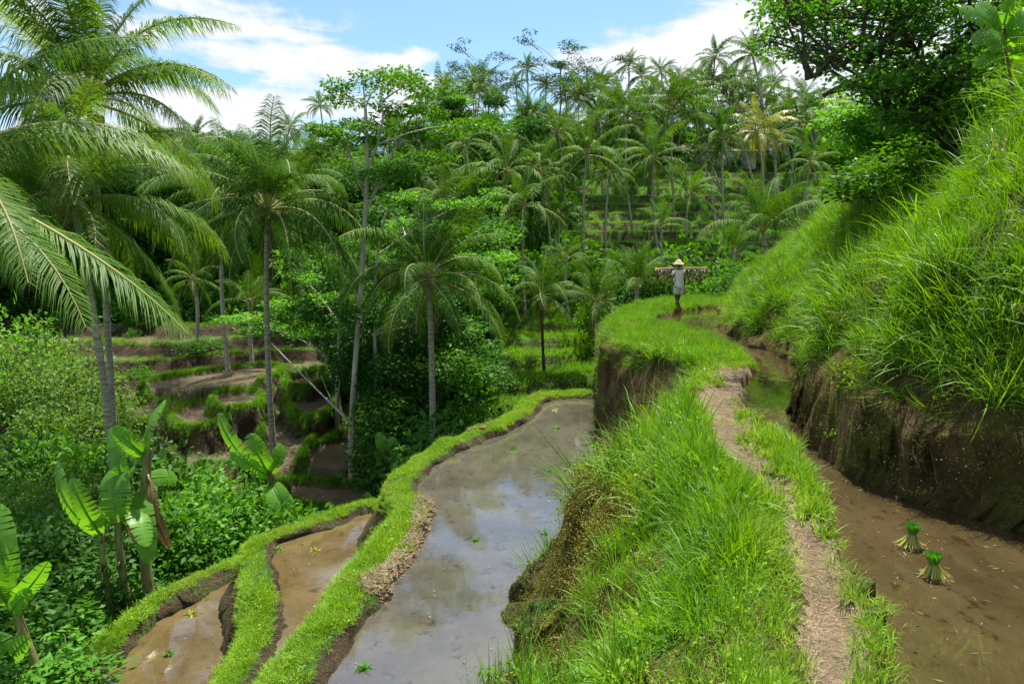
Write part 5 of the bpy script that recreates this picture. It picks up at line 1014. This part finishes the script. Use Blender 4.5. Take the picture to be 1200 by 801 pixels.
skinned('shorts', [(0, 0, .97), (-.08, .01, .74), (-.09, .04, .56), (.08, .01, .74), (.09, .06, .56)], [(0, 1), (1, 2), (0, 3), (3, 4)], [(.17, .13), .12, .115, .12, .115], M['shorts'], person)
mb = MB(); pr = [(.18, 1.57), (.165, 1.59), (.13, 1.62), (.10, 1.66), (.07, 1.715), (.02, 1.735), (.0, 1.737)]
Vh = np.array([[r_*math.cos(k/20*6.2832), .08+r_*math.sin(k/20*6.2832), z_] for r_, z_ in pr for k in range(20)]); Qh = [(i*20+k, i*20+(k+1) % 20, (i+1)*20+(k+1) % 20, (i+1)*20+k) for i in range(6) for k in range(20)]
mb.add(Vh, None, Qh); obj('hat', mb.mesh('hat', True), M['straw_hat'], person)
for sx, wrist, dirv in ((-1, (-.22, .10, 1.39), (.25, .55, .55)), (1, (.24, .12, .85), (.05, .1, -1))):
    wv_ = np.array(wrist); dv = np.array(dirv)/np.linalg.norm(dirv); sdv = np.cross(dv, (0, 1, .2)); sdv /= np.linalg.norm(sdv); V = [tuple(wv_), tuple(wv_+dv*.05), tuple(wv_+dv*.09)]; E = [(0, 1), (1, 2)]; Rr = [.022, .03, .03]
    for f in range(4):
        o0 = sdv*(f-1.5)*.02; L_ = [.075, .085, .08, .06][f]; nrm_ = np.cross(dv, sdv); V += [tuple(wv_+dv*.10+o0), tuple(wv_+dv*(.10+L_*.5)+o0+nrm_*.01), tuple(wv_+dv*(.10+L_*.85)+o0+nrm_*.03)]; k = len(V)-3; E += [(2, k), (k, k+1), (k+1, k+2)]; Rr += [.01, .009, .008]
    V += [tuple(wv_+dv*.05+sdv*.04), tuple(wv_+dv*.09+sdv*.055)]; k = len(V)-2; E += [(1, k), (k, k+1)]; Rr += [.011, .009]; skinned('hand', V, E, Rr, M['skin'], person, 1)
# carrying pole and its two hanging bundles
load = thing('carrying_pole', 'bamboo pole across the shoulders hung with brown husk bundles on both sides', 'carrying pole', PB+np.array([.02, 0.0, 1.44]), -.12)
mb = MB(); q = np.array([[-.80, .02, -.01], [-.4, 0, .01], [0, 0, .02], [.45, 0, .02], [.86, .02, .02]]); mb.tube(chaikin(q, 2, False), .02, 8); obj('pole', mb.mesh('pole', True), M['bamboo'], load)
bm = bmesh.new(); bmesh.ops.create_icosphere(bm, subdivisions=1, radius=1); V0 = np.array([v.co[:] for v in bm.verts]); T0 = np.array([[v.index for v in f.verts] for f in bm.faces]); bm.free()
random.seed(51)
for x0, x1 in ((-.80, -.22), (.12, .84)):
    for mk, cnt in (('husk', 150), ('husk_pale', 32)):
        mb = MB()
        for _ in range(cnt):
            c = np.array([random.uniform(x0, x1), random.uniform(-.10, .10), -.03]); c[2] -= random.uniform(0, 1)*(.36+.10*math.sin(c[0]*23)+.05*math.sin(c[0]*51)); s_ = random.uniform(.018, .034); mb.add(V0*np.array([s_, s_, s_*random.uniform(.8, 1.5)])+c, T0)
        obj('husk_bundle', mb.mesh('husk_bundle', True), M[mk], load, kind='stuff')
    for k in range(7):
        xx = x0+(x1-x0)*(k+.3)/7; mb = MB(); mb.tube([(xx, 0, .0), (xx, -.11, -.12), (xx+.02, -.10, -.42)], .006, 4); obj('cord', mb.mesh('cord'), M['bamboo'], load)
print('objects', len(bpy.data.objects))
